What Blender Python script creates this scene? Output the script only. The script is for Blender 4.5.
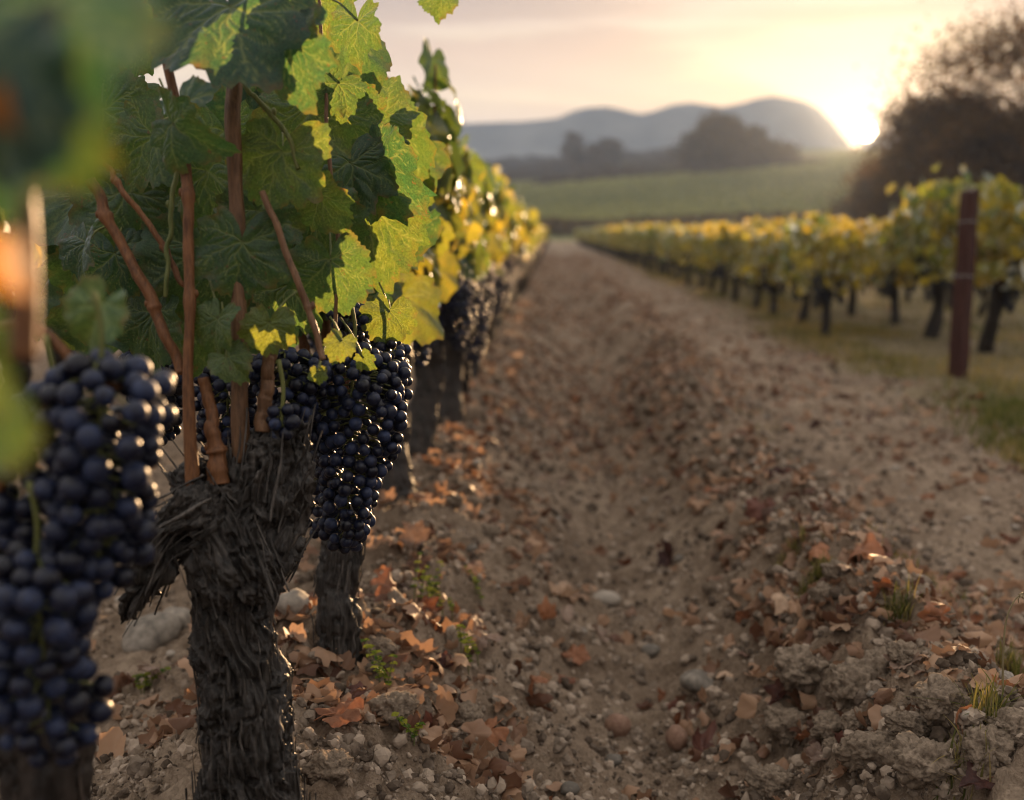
import bpy, math
import numpy as np
from mathutils import Vector, Euler, Matrix

R = math.radians
scene = bpy.context.scene
for _o in list(bpy.data.objects):
    bpy.data.objects.remove(_o)

# ------------------------------------------------------------------ camera
F = 1050.0                       # focal length in picture widths of 1024
PITCH, YAW = R(9.1), R(2.45)
CAM = np.array([0.0, 0.0, 0.75])
FWD = np.array([-math.sin(YAW) * math.cos(PITCH), math.cos(YAW) * math.cos(PITCH), -math.sin(PITCH)])
RGT = np.array([math.cos(YAW), math.sin(YAW), 0.0])
UPV = np.cross(RGT, FWD)
cd = bpy.data.cameras.new('camera')
cam = bpy.data.objects.new('camera', cd)
scene.collection.objects.link(cam)
cam.location = CAM
cam.rotation_euler = (math.pi / 2 - PITCH, 0, YAW)
cd.sensor_width = 36
cd.lens = F / 1024 * 36
cd.clip_start, cd.clip_end = 0.02, 5000
cd.dof.use_dof = True
cd.dof.focus_distance = 1.27
cd.dof.aperture_fstop = 3.0
scene.camera = cam


def ray(px, py):
    return FWD + RGT * (px - 512) / F + UPV * (400 - py) / F


def at(px, py, d):
    return CAM + ray(px, py) * d


# ------------------------------------------------------------------ sky and sun
SUN = ray(866, 131)
SUN = SUN / np.linalg.norm(SUN)
SUN_EL = math.asin(SUN[2])
SUN_AZ = math.atan2(SUN[0], SUN[1])
world = bpy.data.worlds.new('World')
scene.world = world
world.use_nodes = True
wt = world.node_tree
wt.nodes.clear()


def N(nt, typ, **kw):
    n = nt.nodes.new(typ)
    for k, v in kw.items():
        if k.startswith('i_'):
            key = k[2:]
            n.inputs[int(key) if key.isdigit() else key.replace('_', ' ')].default_value = v
        else:
            setattr(n, k, v)
    return n


def L(nt, a, b):
    nt.links.new(a, b)


def ramp(nt, stops, interp='LINEAR'):
    r = nt.nodes.new('ShaderNodeValToRGB')
    r.color_ramp.interpolation = interp
    el = r.color_ramp.elements
    while len(el) < len(stops):
        el.new(0.5)
    for e, (p, c) in zip(el, stops):
        e.position = p
        e.color = (*c, 1) if len(c) == 3 else c
    return r


def math_(nt, op, a, b=None, c=None):
    n = nt.nodes.new('ShaderNodeMath')
    n.operation = op
    for i, v in enumerate((a, b, c)):
        if v is None:
            continue
        if isinstance(v, (int, float)):
            n.inputs[i].default_value = v
        else:
            nt.links.new(v, n.inputs[i])
    return n.outputs[0]


def mixc(nt, fac, a, b, blend='MIX'):
    n = nt.nodes.new('ShaderNodeMix')
    n.data_type = 'RGBA'
    n.blend_type = blend
    for i, v in ((0, fac), (6, a), (7, b)):
        if isinstance(v, (int, float)):
            n.inputs[i].default_value = v
        elif isinstance(v, (tuple, list)):
            n.inputs[i].default_value = (*v, 1) if len(v) == 3 else v
        else:
            nt.links.new(v, n.inputs[i])
    return n.outputs[2]


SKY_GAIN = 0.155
tc = N(wt, 'ShaderNodeTexCoord')
sepw = N(wt, 'ShaderNodeSeparateXYZ')
L(wt, tc.outputs['Generated'], sepw.inputs[0])
zr = math_(wt, 'MULTIPLY', sepw.outputs[2], 2.0)
# streaked cloud layer: warp the height with stretched noise
mp = N(wt, 'ShaderNodeMapping')
mp.inputs['Scale'].default_value = (2.2, 2.2, 26)
L(wt, tc.outputs['Generated'], mp.inputs[0])
cn = N(wt, 'ShaderNodeTexNoise', i_Scale=1.6, i_Detail=5.0, i_Roughness=0.55)
L(wt, mp.outputs[0], cn.inputs['Vector'])
cl = ramp(wt, [(0.40, (0, 0, 0)), (0.58, (1, 1, 1))], 'EASE')
L(wt, cn.outputs['Fac'], cl.inputs[0])
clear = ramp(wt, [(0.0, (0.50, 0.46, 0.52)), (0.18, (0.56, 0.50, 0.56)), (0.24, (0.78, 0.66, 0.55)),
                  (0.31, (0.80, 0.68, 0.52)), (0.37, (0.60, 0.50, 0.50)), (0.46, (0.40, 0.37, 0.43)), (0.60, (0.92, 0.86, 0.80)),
                  (1.0, (1.68, 1.58, 1.48))])  # top stops here and in cloudc raised beyond sunset brightness as added fill light
L(wt, zr, clear.inputs[0])
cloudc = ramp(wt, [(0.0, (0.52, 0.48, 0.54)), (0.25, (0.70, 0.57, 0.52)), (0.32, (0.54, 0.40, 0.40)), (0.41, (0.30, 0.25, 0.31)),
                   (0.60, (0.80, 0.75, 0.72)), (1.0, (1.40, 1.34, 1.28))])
L(wt, zr, cloudc.inputs[0])
skyc = mixc(wt, cl.outputs[0], clear.outputs[0], cloudc.outputs[0])
dv = N(wt, 'ShaderNodeVectorMath', operation='DOT_PRODUCT')
dv.inputs[1].default_value = tuple(SUN)
L(wt, tc.outputs['Generated'], dv.inputs[0])
dpos = math_(wt, 'MAXIMUM', dv.outputs['Value'], 0.0)


def glow(power, strength):
    return math_(wt, 'MULTIPLY', math_(wt, 'POWER', dpos, power), strength)


def addc(a, fac, col):
    return mixc(wt, 1.0, a, mixc(wt, 1.0, col, fac, 'MULTIPLY'), 'ADD')


skyc = addc(skyc, glow(9.0, 0.07), (1.0, 0.66, 0.30))
skyc = addc(skyc, glow(70.0, 0.07), (1.0, 0.70, 0.30))
skyc = addc(skyc, glow(1400.0, 0.20), (1.0, 0.72, 0.34))
disc = math_(wt, 'GREATER_THAN', dv.outputs['Value'], math.cos(R(0.45)))
skyc = addc(skyc, math_(wt, 'MULTIPLY', disc, 90.0), (1.0, 0.70, 0.36))
nish = N(wt, 'ShaderNodeTexSky', sky_type='NISHITA', sun_disc=False)
nish.sun_elevation = SUN_EL
nish.sun_rotation = SUN_AZ
nish.air_density, nish.dust_density = 1.2, 2.0
bgn = N(wt, 'ShaderNodeBackground', i_Strength=0.004)
L(wt, nish.outputs[0], bgn.inputs[0])
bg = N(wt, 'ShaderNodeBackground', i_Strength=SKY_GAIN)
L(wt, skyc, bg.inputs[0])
adw = N(wt, 'ShaderNodeAddShader')
L(wt, bg.outputs[0], adw.inputs[0])
L(wt, bgn.outputs[0], adw.inputs[1])
wo = N(wt, 'ShaderNodeOutputWorld')
L(wt, adw.outputs[0], wo.inputs[0])

sl = bpy.data.lights.new('sun', 'SUN')
sl.energy = 5.0
sl.color = (1.0, 0.62, 0.31)
sl.angle = R(0.5)
sun = bpy.data.objects.new('sun', sl)
scene.collection.objects.link(sun)
sun.rotation_euler = Vector(SUN).to_track_quat('Z', 'Y').to_euler()

scene.view_settings.view_transform = 'Standard'
scene.view_settings.look = 'None'
scene.view_settings.gamma = 1.0
scene.view_settings.exposure = 2.40
scene.render.engine = 'CYCLES'
cy = scene.cycles
cy.use_denoising = True
try:
    cy.denoiser = 'OPENIMAGEDENOISE'
    cy.denoising_prefilter = 'ACCURATE'
except Exception:
    pass
cy.filter_width = 1.1
cy.max_bounces = 6
cy.diffuse_bounces = 3
cy.glossy_bounces = 2
cy.transmission_bounces = 4
cy.transparent_max_bounces = 4
cy.volume_bounces = 1
cy.sample_clamp_indirect = 4.0
cy.sample_clamp_direct = 0.0
cy.caustics_reflective = False
cy.caustics_refractive = False


# ------------------------------------------------------------------ noise
def _hash(ix, iy, iz, seed):
    h = (ix.astype(np.int64) * 374761393 + iy.astype(np.int64) * 668265263 + iz.astype(np.int64) * 2147483647 + seed * 974634541) & 0xFFFFFFFF
    h = ((h ^ (h >> 13)) * 1274126177) & 0xFFFFFFFF
    h = ((h ^ (h >> 16)) * 2246822519) & 0xFFFFFFFF
    return ((h ^ (h >> 15)) & 0xFFFFFF) / float(0xFFFFFF)


def noise3(p, seed=0):
    p = np.asarray(p, float)
    i = np.floor(p)
    f = p - i
    f = f * f * f * (f * (f * 6 - 15) + 10)
    x, y, z = i[:, 0], i[:, 1], i[:, 2]
    u, v, w = f[:, 0], f[:, 1], f[:, 2]
    out = 0
    for dx in (0, 1):
        for dy in (0, 1):
            for dz in (0, 1):
                out = out + _hash(x + dx, y + dy, z + dz, seed) * (u if dx else 1 - u) * (v if dy else 1 - v) * (w if dz else 1 - w)
    return out


def noise2(x, y, seed=0):
    i, j = np.floor(x), np.floor(y)
    u, v = x - i, y - j
    u = u * u * u * (u * (u * 6 - 15) + 10)
    v = v * v * v * (v * (v * 6 - 15) + 10)
    z = np.zeros_like(i)
    return ((_hash(i, j, z, seed) * (1 - u) + _hash(i + 1, j, z, seed) * u) * (1 - v)
            + (_hash(i, j + 1, z, seed) * (1 - u) + _hash(i + 1, j + 1, z, seed) * u) * v)


def fbm2(x, y, oct=4, seed=0, gain=0.5):
    s, a, t = 0, 1.0, 0
    for k in range(oct):
        s = s + a * noise2(x * 2 ** k + 17.3 * k, y * 2 ** k - 9.1 * k, seed + k)
        t += a
        a *= gain
    return s / t


def fbm3(p, oct=4, seed=0, gain=0.5):
    s, a, t = 0, 1.0, 0
    for k in range(oct):
        s = s + a * noise3(p * 2 ** k + 13.7 * k, seed + k)
        t += a
        a *= gain
    return s / t


def sst(a, b, x):
    t = np.clip((x - a) / (b - a), 0, 1)
    return t * t * (3 - 2 * t)


# ------------------------------------------------------------------ mesh builder
class MB:
    def __init__(self):
        self.V, self.Q, self.T, self.A, self.n = [], [], [], {}, 0

    def add(self, V, Q=None, T=None, **attr):
        V = np.asarray(V, float).reshape(-1, 3)
        if Q is not None and len(Q):
            self.Q.append(np.asarray(Q, np.int64).reshape(-1, 4) + self.n)
        if T is not None and len(T):
            self.T.append(np.asarray(T, np.int64).reshape(-1, 3) + self.n)
        for k, v in attr.items():
            self.A.setdefault(k, []).append((self.n, np.broadcast_to(np.asarray(v, float), (len(V),))))
        self.V.append(V)
        self.n += len(V)

    def mesh(self, name, mat=None, smooth=True):
        V = np.concatenate(self.V)
        Q = np.concatenate(self.Q) if self.Q else np.zeros((0, 4), np.int64)
        T = np.concatenate(self.T) if self.T else np.zeros((0, 3), np.int64)
        me = bpy.data.meshes.new(name)
        me.vertices.add(len(V))
        me.vertices.foreach_set('co', V.astype(np.float32).ravel())
        nl = Q.size + T.size
        me.loops.add(nl)
        me.loops.foreach_set('vertex_index', np.concatenate([Q.ravel(), T.ravel()]).astype(np.int32))
        me.polygons.add(len(Q) + len(T))
        st = np.concatenate([np.arange(len(Q)) * 4, Q.size + np.arange(len(T)) * 3]).astype(np.int32)
        me.polygons.foreach_set('loop_start', st)
        try:
            me.polygons.foreach_set('loop_total', np.concatenate([np.full(len(Q), 4), np.full(len(T), 3)]).astype(np.int32))
        except Exception:
            pass
        me.polygons.foreach_set('use_smooth', np.full(len(Q) + len(T), smooth))
        for k, parts in self.A.items():
            a = np.zeros(len(V), np.float32)
            for o, v in parts:
                a[o:o + len(v)] = v
            at_ = me.attributes.new(k, 'FLOAT', 'POINT')
            at_.data.foreach_set('value', a)
        me.update(calc_edges=True)
        me.validate()
        if mat:
            me.materials.append(mat)
        return me


def link(name, data, parent=None, loc=None):
    o = bpy.data.objects.new(name, data)
    scene.collection.objects.link(o)
    if parent is not None:
        o.parent = parent
    if loc is not None:
        o.location = tuple(loc)
    return o


def thing(name, label, cat, loc=(0, 0, 0), rz=0.0, group=None, data=None):
    o = link(name, data, None, loc)
    o.rotation_euler = (0, 0, rz)
    o['label'] = label
    o['category'] = cat
    if group:
        o['group'] = group
    return o


def setting(name, data, kind='structure', label=None, cat=None):
    o = link(name, data)
    o['kind'] = kind
    if label:
        o['label'] = label
        o['category'] = cat
    return o


def relabel(o, label, group=None):
    o['label'] = label
    if group:
        o['group'] = group
    elif 'group' in o:
        del o['group']


def shift(V, p):
    return np.asarray(V) - np.asarray(p)[None, :]


def unit(v):
    v = np.asarray(v, float)
    return v / (np.linalg.norm(v, axis=-1, keepdims=True) + 1e-12)


def smooth_path(pts, rad, n):
    pts, rad = np.asarray(pts, float), np.asarray(rad, float)
    m = len(pts)
    P = np.vstack([2 * pts[0] - pts[1], pts, 2 * pts[-1] - pts[-2]])
    Rr = np.concatenate([[rad[0]], rad, [rad[-1]]])
    t = np.linspace(0, m - 1 - 1e-6, n)
    i = np.floor(t).astype(int)
    f = (t - i)[:, None]
    a, b, c, d = P[i], P[i + 1], P[i + 2], P[i + 3]
    out = 0.5 * ((2 * b) + (-a + c) * f + (2 * a - 5 * b + 4 * c - d) * f ** 2 + (-a + 3 * b - 3 * c + d) * f ** 3)
    r = Rr[i + 1] * (1 - f[:, 0]) + Rr[i + 2] * f[:, 0]
    return out, r


def frames(P):
    t = unit(np.gradient(P, axis=0))
    n = np.zeros_like(P)
    ref = np.array([1.0, 0, 0]) if abs(t[0, 0]) < 0.8 else np.array([0, 1.0, 0])
    n0 = unit(ref - t[0] * (ref @ t[0]))
    for k in range(len(P)):
        n0 = unit(n0 - t[k] * (n0 @ t[k]))
        n[k] = n0
    return t, n, np.cross(t, n)


def tube(P, r, seg=10, noise=None):
    P = np.asarray(P, float)
    n = len(P)
    r = np.broadcast_to(np.asarray(r, float), (n,))
    t, a, b = frames(P)
    th = np.linspace(0, 2 * np.pi, seg, endpoint=False)
    rr = r[:, None] * np.ones(seg)[None]
    if noise is not None:
        rr = rr * noise(np.arange(n)[:, None] / (n - 1), th[None])
    V = P[:, None] + rr[..., None] * (np.cos(th)[None, :, None] * a[:, None] + np.sin(th)[None, :, None] * b[:, None])
    V = V.reshape(-1, 3)
    i = np.arange(n - 1)[:, None] * seg
    j = np.arange(seg)[None]
    j2 = (j + 1) % seg
    Q = np.stack([i + j, i + j2, i + seg + j2, i + seg + j], -1).reshape(-1, 4)
    c0, c1 = n * seg, n * seg + 1
    V = np.vstack([V, P[0], P[-1]])
    jj = np.arange(seg)
    T = np.vstack([np.stack([np.full(seg, c0), (jj + 1) % seg, jj], 1),
                   np.stack([np.full(seg, c1), (n - 1) * seg + jj, (n - 1) * seg + (jj + 1) % seg], 1)])
    return V, Q, T


_ico = {}


def ico(sub):
    if sub not in _ico:
        import bmesh
        bm = bmesh.new()
        bmesh.ops.create_icosphere(bm, subdivisions=sub, radius=1.0)
        bm.verts.ensure_lookup_table()
        V = np.array([v.co[:] for v in bm.verts])
        T = np.array([[v.index for v in f.verts] for f in bm.faces])
        bm.free()
        _ico[sub] = (V, T)
    return _ico[sub]


def rot_rand(rng):
    q = rng.normal(size=4)
    q /= np.linalg.norm(q)
    w, x, y, z = q
    return np.array([[1 - 2 * (y * y + z * z), 2 * (x * y - z * w), 2 * (x * z + y * w)],
                     [2 * (x * y + z * w), 1 - 2 * (x * x + z * z), 2 * (y * z - x * w)],
                     [2 * (x * z - y * w), 2 * (y * z + x * w), 1 - 2 * (x * x + y * y)]])


# ------------------------------------------------------------------ materials
def new_mat(name):
    m = bpy.data.materials.new(name)
    m.use_nodes = True
    nt = m.node_tree
    nt.nodes.clear()
    out = N(nt, 'ShaderNodeOutputMaterial')
    return m, nt, out


def pos(nt, scale=(1, 1, 1), coord='Object'):
    t = N(nt, 'ShaderNodeTexCoord')
    m_ = N(nt, 'ShaderNodeMapping')
    m_.inputs['Scale'].default_value = scale
    L(nt, t.outputs[coord], m_.inputs[0])
    return m_.outputs[0]


def nz(nt, vec, scale, detail=4.0, rough=0.55):
    n = N(nt, 'ShaderNodeTexNoise', i_Scale=scale, i_Detail=detail, i_Roughness=rough)
    L(nt, vec, n.inputs['Vector'])
    return n.outputs['Fac']


def attr(nt, name):
    a = N(nt, 'ShaderNodeAttribute', attribute_name=name)
    return a.outputs['Fac']


def bump(nt, h, strength, dist):
    b = N(nt, 'ShaderNodeBump', i_Strength=strength, i_Distance=dist)
    L(nt, h, b.inputs['Height'])
    return b.outputs[0]


def leaf_material(name, rand=0.0, gloss=0.40, yellow=0.0, trans=0.5):
    m, nt, out = new_mat(name)
    tint = attr(nt, 'tint')
    if rand:
        oi = N(nt, 'ShaderNodeObjectInfo')
        tint = math_(nt, 'ADD', tint, math_(nt, 'MULTIPLY', math_(nt, 'SUBTRACT', oi.outputs['Random'], 0.5), rand))
    if yellow:
        tint = math_(nt, 'ADD', tint, yellow)
    vein = attr(nt, 'vein')
    p = pos(nt)
    cxy = N(nt, 'ShaderNodeCombineXYZ')
    L(nt, attr(nt, 'lx'), cxy.inputs[0])
    L(nt, attr(nt, 'ly'), cxy.inputs[1])
    vor = N(nt, 'ShaderNodeTexVoronoi', feature='DISTANCE_TO_EDGE')
    vor.inputs['Scale'].default_value = 13.0
    wv = N(nt, 'ShaderNodeVectorMath', operation='ADD')
    wn = N(nt, 'ShaderNodeTexNoise', i_Scale=9.0)
    L(nt, cxy.outputs[0], wn.inputs['Vector'])
    ws = N(nt, 'ShaderNodeVectorMath', operation='SCALE')
    ws.inputs['Scale'].default_value = 0.06
    L(nt, wn.outputs['Color'], ws.inputs[0])
    L(nt, cxy.outputs[0], wv.inputs[0])
    L(nt, ws.outputs[0], wv.inputs[1])
    L(nt, wv.outputs[0], vor.inputs['Vector'])
    ret = math_(nt, 'MULTIPLY', math_(nt, 'SUBTRACT', 1.0, math_(nt, 'MINIMUM', math_(nt, 'MULTIPLY', vor.outputs['Distance'], 14.0), 1.0)), 0.20)
    vein = math_(nt, 'MINIMUM', math_(nt, 'ADD', vein, ret), 1.0)
    mott = nz(nt, p, 55, 4)
    fine = nz(nt, p, 420, 3)
    tv = math_(nt, 'ADD', tint, math_(nt, 'MULTIPLY', math_(nt, 'SUBTRACT', mott, 0.5), 0.45))
    top = ramp(nt, [(0.0, (0.022, 0.050, 0.040)), (0.35, (0.056, 0.105, 0.034)), (0.65, (0.108, 0.150, 0.030)), (1.0, (0.22, 0.20, 0.03))])
    L(nt, tv, top.inputs[0])
    thr = ramp(nt, [(0.0, (0.045, 0.13, 0.035)), (0.35, (0.110, 0.175, 0.026)), (0.65, (0.27, 0.28, 0.030)), (1.0, (0.62, 0.44, 0.04))])
    L(nt, tv, thr.inputs[0])
    dotted = ramp(nt, [(0.35, (0.70, 0.70, 0.70)), (0.65, (1.15, 1.15, 1.15))])
    L(nt, fine, dotted.inputs[0])
    topc = mixc(nt, 1.0, top.outputs[0], dotted.outputs[0], 'MULTIPLY')
    topc = mixc(nt, math_(nt, 'MULTIPLY', vein, 0.62), topc, (0.22, 0.26, 0.09))
    thrc = mixc(nt, 1.0, thr.outputs[0], dotted.outputs[0], 'MULTIPLY')
    thrc = mixc(nt, math_(nt, 'MULTIPLY', vein, 0.35), thrc, (0.40, 0.42, 0.10))
    edn = math_(nt, 'MULTIPLY', attr(nt, 'edge'), math_(nt, 'MAXIMUM', math_(nt, 'MULTIPLY', math_(nt, 'SUBTRACT', mott, 0.47), 7.0), 0.0))
    edn = math_(nt, 'MINIMUM', math_(nt, 'MULTIPLY', edn, 0.6), 0.5)
    topc = mixc(nt, edn, topc, (0.16, 0.085, 0.030))
    thrc = mixc(nt, edn, thrc, (0.22, 0.13, 0.03))
    spot = ramp(nt, [(0.64, (0, 0, 0)), (0.70, (1, 1, 1))])
    L(nt, nz(nt, p, 95, 3, 0.7), spot.inputs[0])
    topc = mixc(nt, math_(nt, 'MULTIPLY', spot.outputs[0], 0.7), topc, (0.13, 0.070, 0.028))
    thrc = mixc(nt, math_(nt, 'MULTIPLY', spot.outputs[0], 0.7), thrc, (0.22, 0.10, 0.03))
    nb = bump(nt, math_(nt, 'ADD', math_(nt, 'MULTIPLY', fine, 0.5), math_(nt, 'MULTIPLY', vein, -0.6)), 0.55, 0.0012)
    d = N(nt, 'ShaderNodeBsdfDiffuse')
    L(nt, topc, d.inputs[0])
    L(nt, nb, d.inputs['Normal'])
    tr = N(nt, 'ShaderNodeBsdfTranslucent')
    L(nt, thrc, tr.inputs[0])
    L(nt, nb, tr.inputs['Normal'])
    mx = N(nt, 'ShaderNodeMixShader', i_0=trans)
    L(nt, d.outputs[0], mx.inputs[1])
    L(nt, tr.outputs[0], mx.inputs[2])
    g = N(nt, 'ShaderNodeBsdfGlossy', i_Roughness=gloss)
    g.inputs[0].default_value = (0.85, 0.92, 1.0, 1)
    L(nt, nb, g.inputs['Normal'])
    fr = N(nt, 'ShaderNodeFresnel', i_IOR=1.42)
    L(nt, nb, fr.inputs['Normal'])
    m2 = N(nt, 'ShaderNodeMixShader')
    L(nt, math_(nt, 'MULTIPLY', fr.outputs[0], 0.5), m2.inputs[0])
    L(nt, mx.outputs[0], m2.inputs[1])
    L(nt, g.outputs[0], m2.inputs[2])
    L(nt, m2.outputs[0], out.inputs[0])
    return m


def principled(nt, out, col, rough=0.7, spec=0.3, normal=None):
    b = N(nt, 'ShaderNodeBsdfPrincipled')
    if isinstance(col, tuple):
        b.inputs['Base Color'].default_value = (*col, 1)
    else:
        L(nt, col, b.inputs['Base Color'])
    if isinstance(rough, (int, float)):
        b.inputs['Roughness'].default_value = rough
    else:
        L(nt, rough, b.inputs['Roughness'])
    b.inputs['Specular IOR Level'].default_value = spec
    if normal is not None:
        L(nt, normal, b.inputs['Normal'])
    L(nt, b.outputs[0], out.inputs[0])
    return b


def bark_material(name, dark, light, fib=(160, 160, 14), rough=0.55):
    m, nt, out = new_mat(name)
    p = pos(nt, fib)
    f1 = math_(nt, 'ADD', nz(nt, p, 1.0, 5, 0.6), math_(nt, 'MULTIPLY', attr(nt, 'strand'), 0.30))
    blot = nz(nt, pos(nt), 24, 4)
    c = ramp(nt, [(0.40, dark), (0.60, tuple((a + b) / 2.6 for a, b in zip(dark, light))), (0.74, light)])
    L(nt, math_(nt, 'ADD', math_(nt, 'MULTIPLY', f1, 0.7), math_(nt, 'MULTIPLY', blot, 0.33)), c.inputs[0])
    rr = ramp(nt, [(0.3, (rough - 0.15,) * 3), (0.7, (rough + 0.25,) * 3)])
    L(nt, f1, rr.inputs[0])
    principled(nt, out, c.outputs[0], rr.outputs[0], 0.22, bump(nt, f1, 0.8, 0.003))
    return m


def cane_material(name, a, b):
    m, nt, out = new_mat(name)
    f1 = nz(nt, pos(nt, (420, 420, 6)), 1.0, 3, 0.6)
    blot = nz(nt, pos(nt), 40, 4)
    c = ramp(nt, [(0.30, a), (0.72, b)])
    L(nt, math_(nt, 'ADD', math_(nt, 'MULTIPLY', f1, 0.6), math_(nt, 'MULTIPLY', blot, 0.4)), c.inputs[0])
    principled(nt, out, c.outputs[0], 0.5, 0.2, bump(nt, f1, 0.6, 0.0015))
    return m


def berry_material():
    m, nt, out = new_mat('dark_grape_skin')
    geo = N(nt, 'ShaderNodeNewGeometry')
    p = pos(nt)
    f = nz(nt, p, 85, 5, 0.7)
    fine = nz(nt, p, 600, 2)
    blm = math_(nt, 'ADD', math_(nt, 'MULTIPLY', f, 1.0), math_(nt, 'MULTIPLY', math_(nt, 'SUBTRACT', geo.outputs['Random Per Island'], 0.5), 0.30))
    blm = math_(nt, 'ADD', blm, math_(nt, 'MULTIPLY', math_(nt, 'SUBTRACT', fine, 0.5), 0.25))
    c = ramp(nt, [(0.34, (0.0025, 0.0025, 0.007)), (0.54, (0.007, 0.010, 0.027)), (0.80, (0.022, 0.034, 0.082))])
    L(nt, blm, c.inputs[0])
    rr = ramp(nt, [(0.35, (0.34,) * 3), (0.75, (0.62,) * 3)])
    L(nt, blm, rr.inputs[0])
    principled(nt, out, c.outputs[0], rr.outputs[0], 0.28)
    return m


M_LEAF = leaf_material('vine_leaf', trans=0.58)
M_LEAFI = leaf_material('vine_leaf_row', rand=0.3, yellow=0.20, trans=0.6, gloss=0.5)
M_LEAFZ = leaf_material('thick_vine_leaf', trans=0.28)
M_LEAFR = leaf_material('vine_leaf_right_rows', rand=0.3, yellow=0.36, trans=0.65, gloss=0.55)
M_BARK = bark_material('old_vine_bark', (0.0048, 0.0040, 0.0036), (0.125, 0.107, 0.094), (260, 260, 9), rough=0.40)
M_BARKF = bark_material('row_vine_bark', (0.009, 0.007, 0.006), (0.075, 0.055, 0.044), (60, 60, 10))
M_CANE = cane_material('ripe_cane', (0.042, 0.016, 0.007), (0.21, 0.090, 0.036))
M_CANEB = cane_material('brown_wood', (0.045, 0.022, 0.011), (0.20, 0.105, 0.054))
M_SHOOT = cane_material('green_shoot', (0.05, 0.075, 0.022), (0.17, 0.16, 0.05))
M_BERRY = berry_material()


def simple_mat(name, a, b, scale, rough=0.8, bs=0.5, bd=0.004, spec=0.2, rand=False):
    m, nt, out = new_mat(name)
    p = pos(nt)
    f = nz(nt, p, scale, 6, 0.6)
    fac = f
    if rand:
        geo = N(nt, 'ShaderNodeNewGeometry')
        oi = N(nt, 'ShaderNodeObjectInfo')
        fac = math_(nt, 'ADD', f, math_(nt, 'MULTIPLY', math_(nt, 'SUBTRACT', math_(nt, 'FRACT', math_(nt, 'ADD', geo.outputs['Random Per Island'], oi.outputs['Random'])), 0.5), 0.6))
    c = ramp(nt, [(0.3, a), (0.7, b)])
    L(nt, fac, c.inputs[0])
    principled(nt, out, c.outputs[0], rough, spec, bump(nt, f, bs, bd))
    return m


M_STONE = simple_mat('pale_pebble', (0.10, 0.085, 0.070), (0.29, 0.245, 0.20), 2.5, 0.8, 0.3, 0.002, 0.2, rand=True)
M_CLOD = simple_mat('dry_clod', (0.075, 0.055, 0.039), (0.235, 0.178, 0.130), 6, 0.95, 0.5, 0.004, 0.1)
M_REDSTONE = simple_mat('reddish_stone', (0.12, 0.060, 0.038), (0.24, 0.145, 0.10), 3, 0.75, 0.4, 0.002, 0.25)


def dry_leaf_material(name, a, b, trans=0.35):
    m, nt, out = new_mat(name)
    p = pos(nt)
    tint = attr(nt, 'tint')
    oi = N(nt, 'ShaderNodeObjectInfo')
    f = math_(nt, 'ADD', math_(nt, 'MULTIPLY', nz(nt, p, 2.6, 6, 0.65), 0.7),
              math_(nt, 'MULTIPLY', math_(nt, 'FRACT', math_(nt, 'ADD', tint, oi.outputs['Random'])), 0.45))
    c = ramp(nt, [(0.22, tuple(x * 0.35 for x in a)), (0.42, a), (0.62, tuple((x + y_) / 2 for x, y_ in zip(a, b))), (0.88, b)])
    L(nt, f, c.inputs[0])
    vc = mixc(nt, math_(nt, 'MULTIPLY', attr(nt, 'vein'), 0.45), c.outputs[0], tuple(min(1, x * 1.25) for x in b))
    nb = bump(nt, nz(nt, p, 9, 4), 0.5, 0.003)
    b1 = N(nt, 'ShaderNodeBsdfPrincipled', i_Roughness=0.55)
    b1.inputs['Specular IOR Level'].default_value = 0.3
    L(nt, vc, b1.inputs['Base Color'])
    L(nt, nb, b1.inputs['Normal'])
    tr = N(nt, 'ShaderNodeBsdfTranslucent')
    L(nt, vc, tr.inputs[0])
    mx = N(nt, 'ShaderNodeMixShader', i_0=trans)
    L(nt, b1.outputs[0], mx.inputs[1])
    L(nt, tr.outputs[0], mx.inputs[2])
    L(nt, mx.outputs[0], out.inputs[0])
    return m


DRY = {
    'rust brown': dry_leaf_material('rust_leaf', (0.14, 0.048, 0.022), (0.38, 0.165, 0.080)),
    'pale tan': dry_leaf_material('tan_leaf', (0.30, 0.18, 0.11), (0.58, 0.40, 0.27)),
    'dark maroon': dry_leaf_material('maroon_leaf', (0.055, 0.022, 0.018), (0.19, 0.075, 0.050)),
    'grey brown': dry_leaf_material('grey_leaf', (0.14, 0.085, 0.060), (0.34, 0.235, 0.175)),
}
M_DRYMIX = dry_leaf_material('mixed_litter', (0.12, 0.052, 0.028), (0.46, 0.285, 0.175))


# ------------------------------------------------------------------ ground
XW = np.array([0.0])


def ground_macro(x, y):
    """berm under the left vines, bare trough, cloddy ridge, flat track; rising fields far off"""
    fade = 1 - 0.6 * sst(8, 40, y)
    wob = 0.08 * (noise2(y * 0.7, y * 0 + 3.1, 5) - 0.5) * 2
    h = 0.125 * np.exp(-((x + 0.33) / 0.24) ** 2)
    h = h - 0.105 * np.exp(-((x - 0.17 - wob) / 0.18) ** 2)
    h = h + 0.155 * np.exp(-((x - 0.57 - wob) / 0.16) ** 2)
    h = h * fade * sst(-0.5, 0.6, y)
    h = h + 0.02 * sst(1.5, 2.0, x) * (1 - sst(2.0, 2.6, x))
    # far terrain
    s = sst(72, 120, y) * (1.6 + 0.020 * np.clip(x, -60, 60)) + sst(100, 185, y) * (6.2 + 0.060 * np.clip(x, -60, 60))
    s = s + np.clip((y - 182) * 0.082, 0, 19.5)
    return h + s


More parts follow.
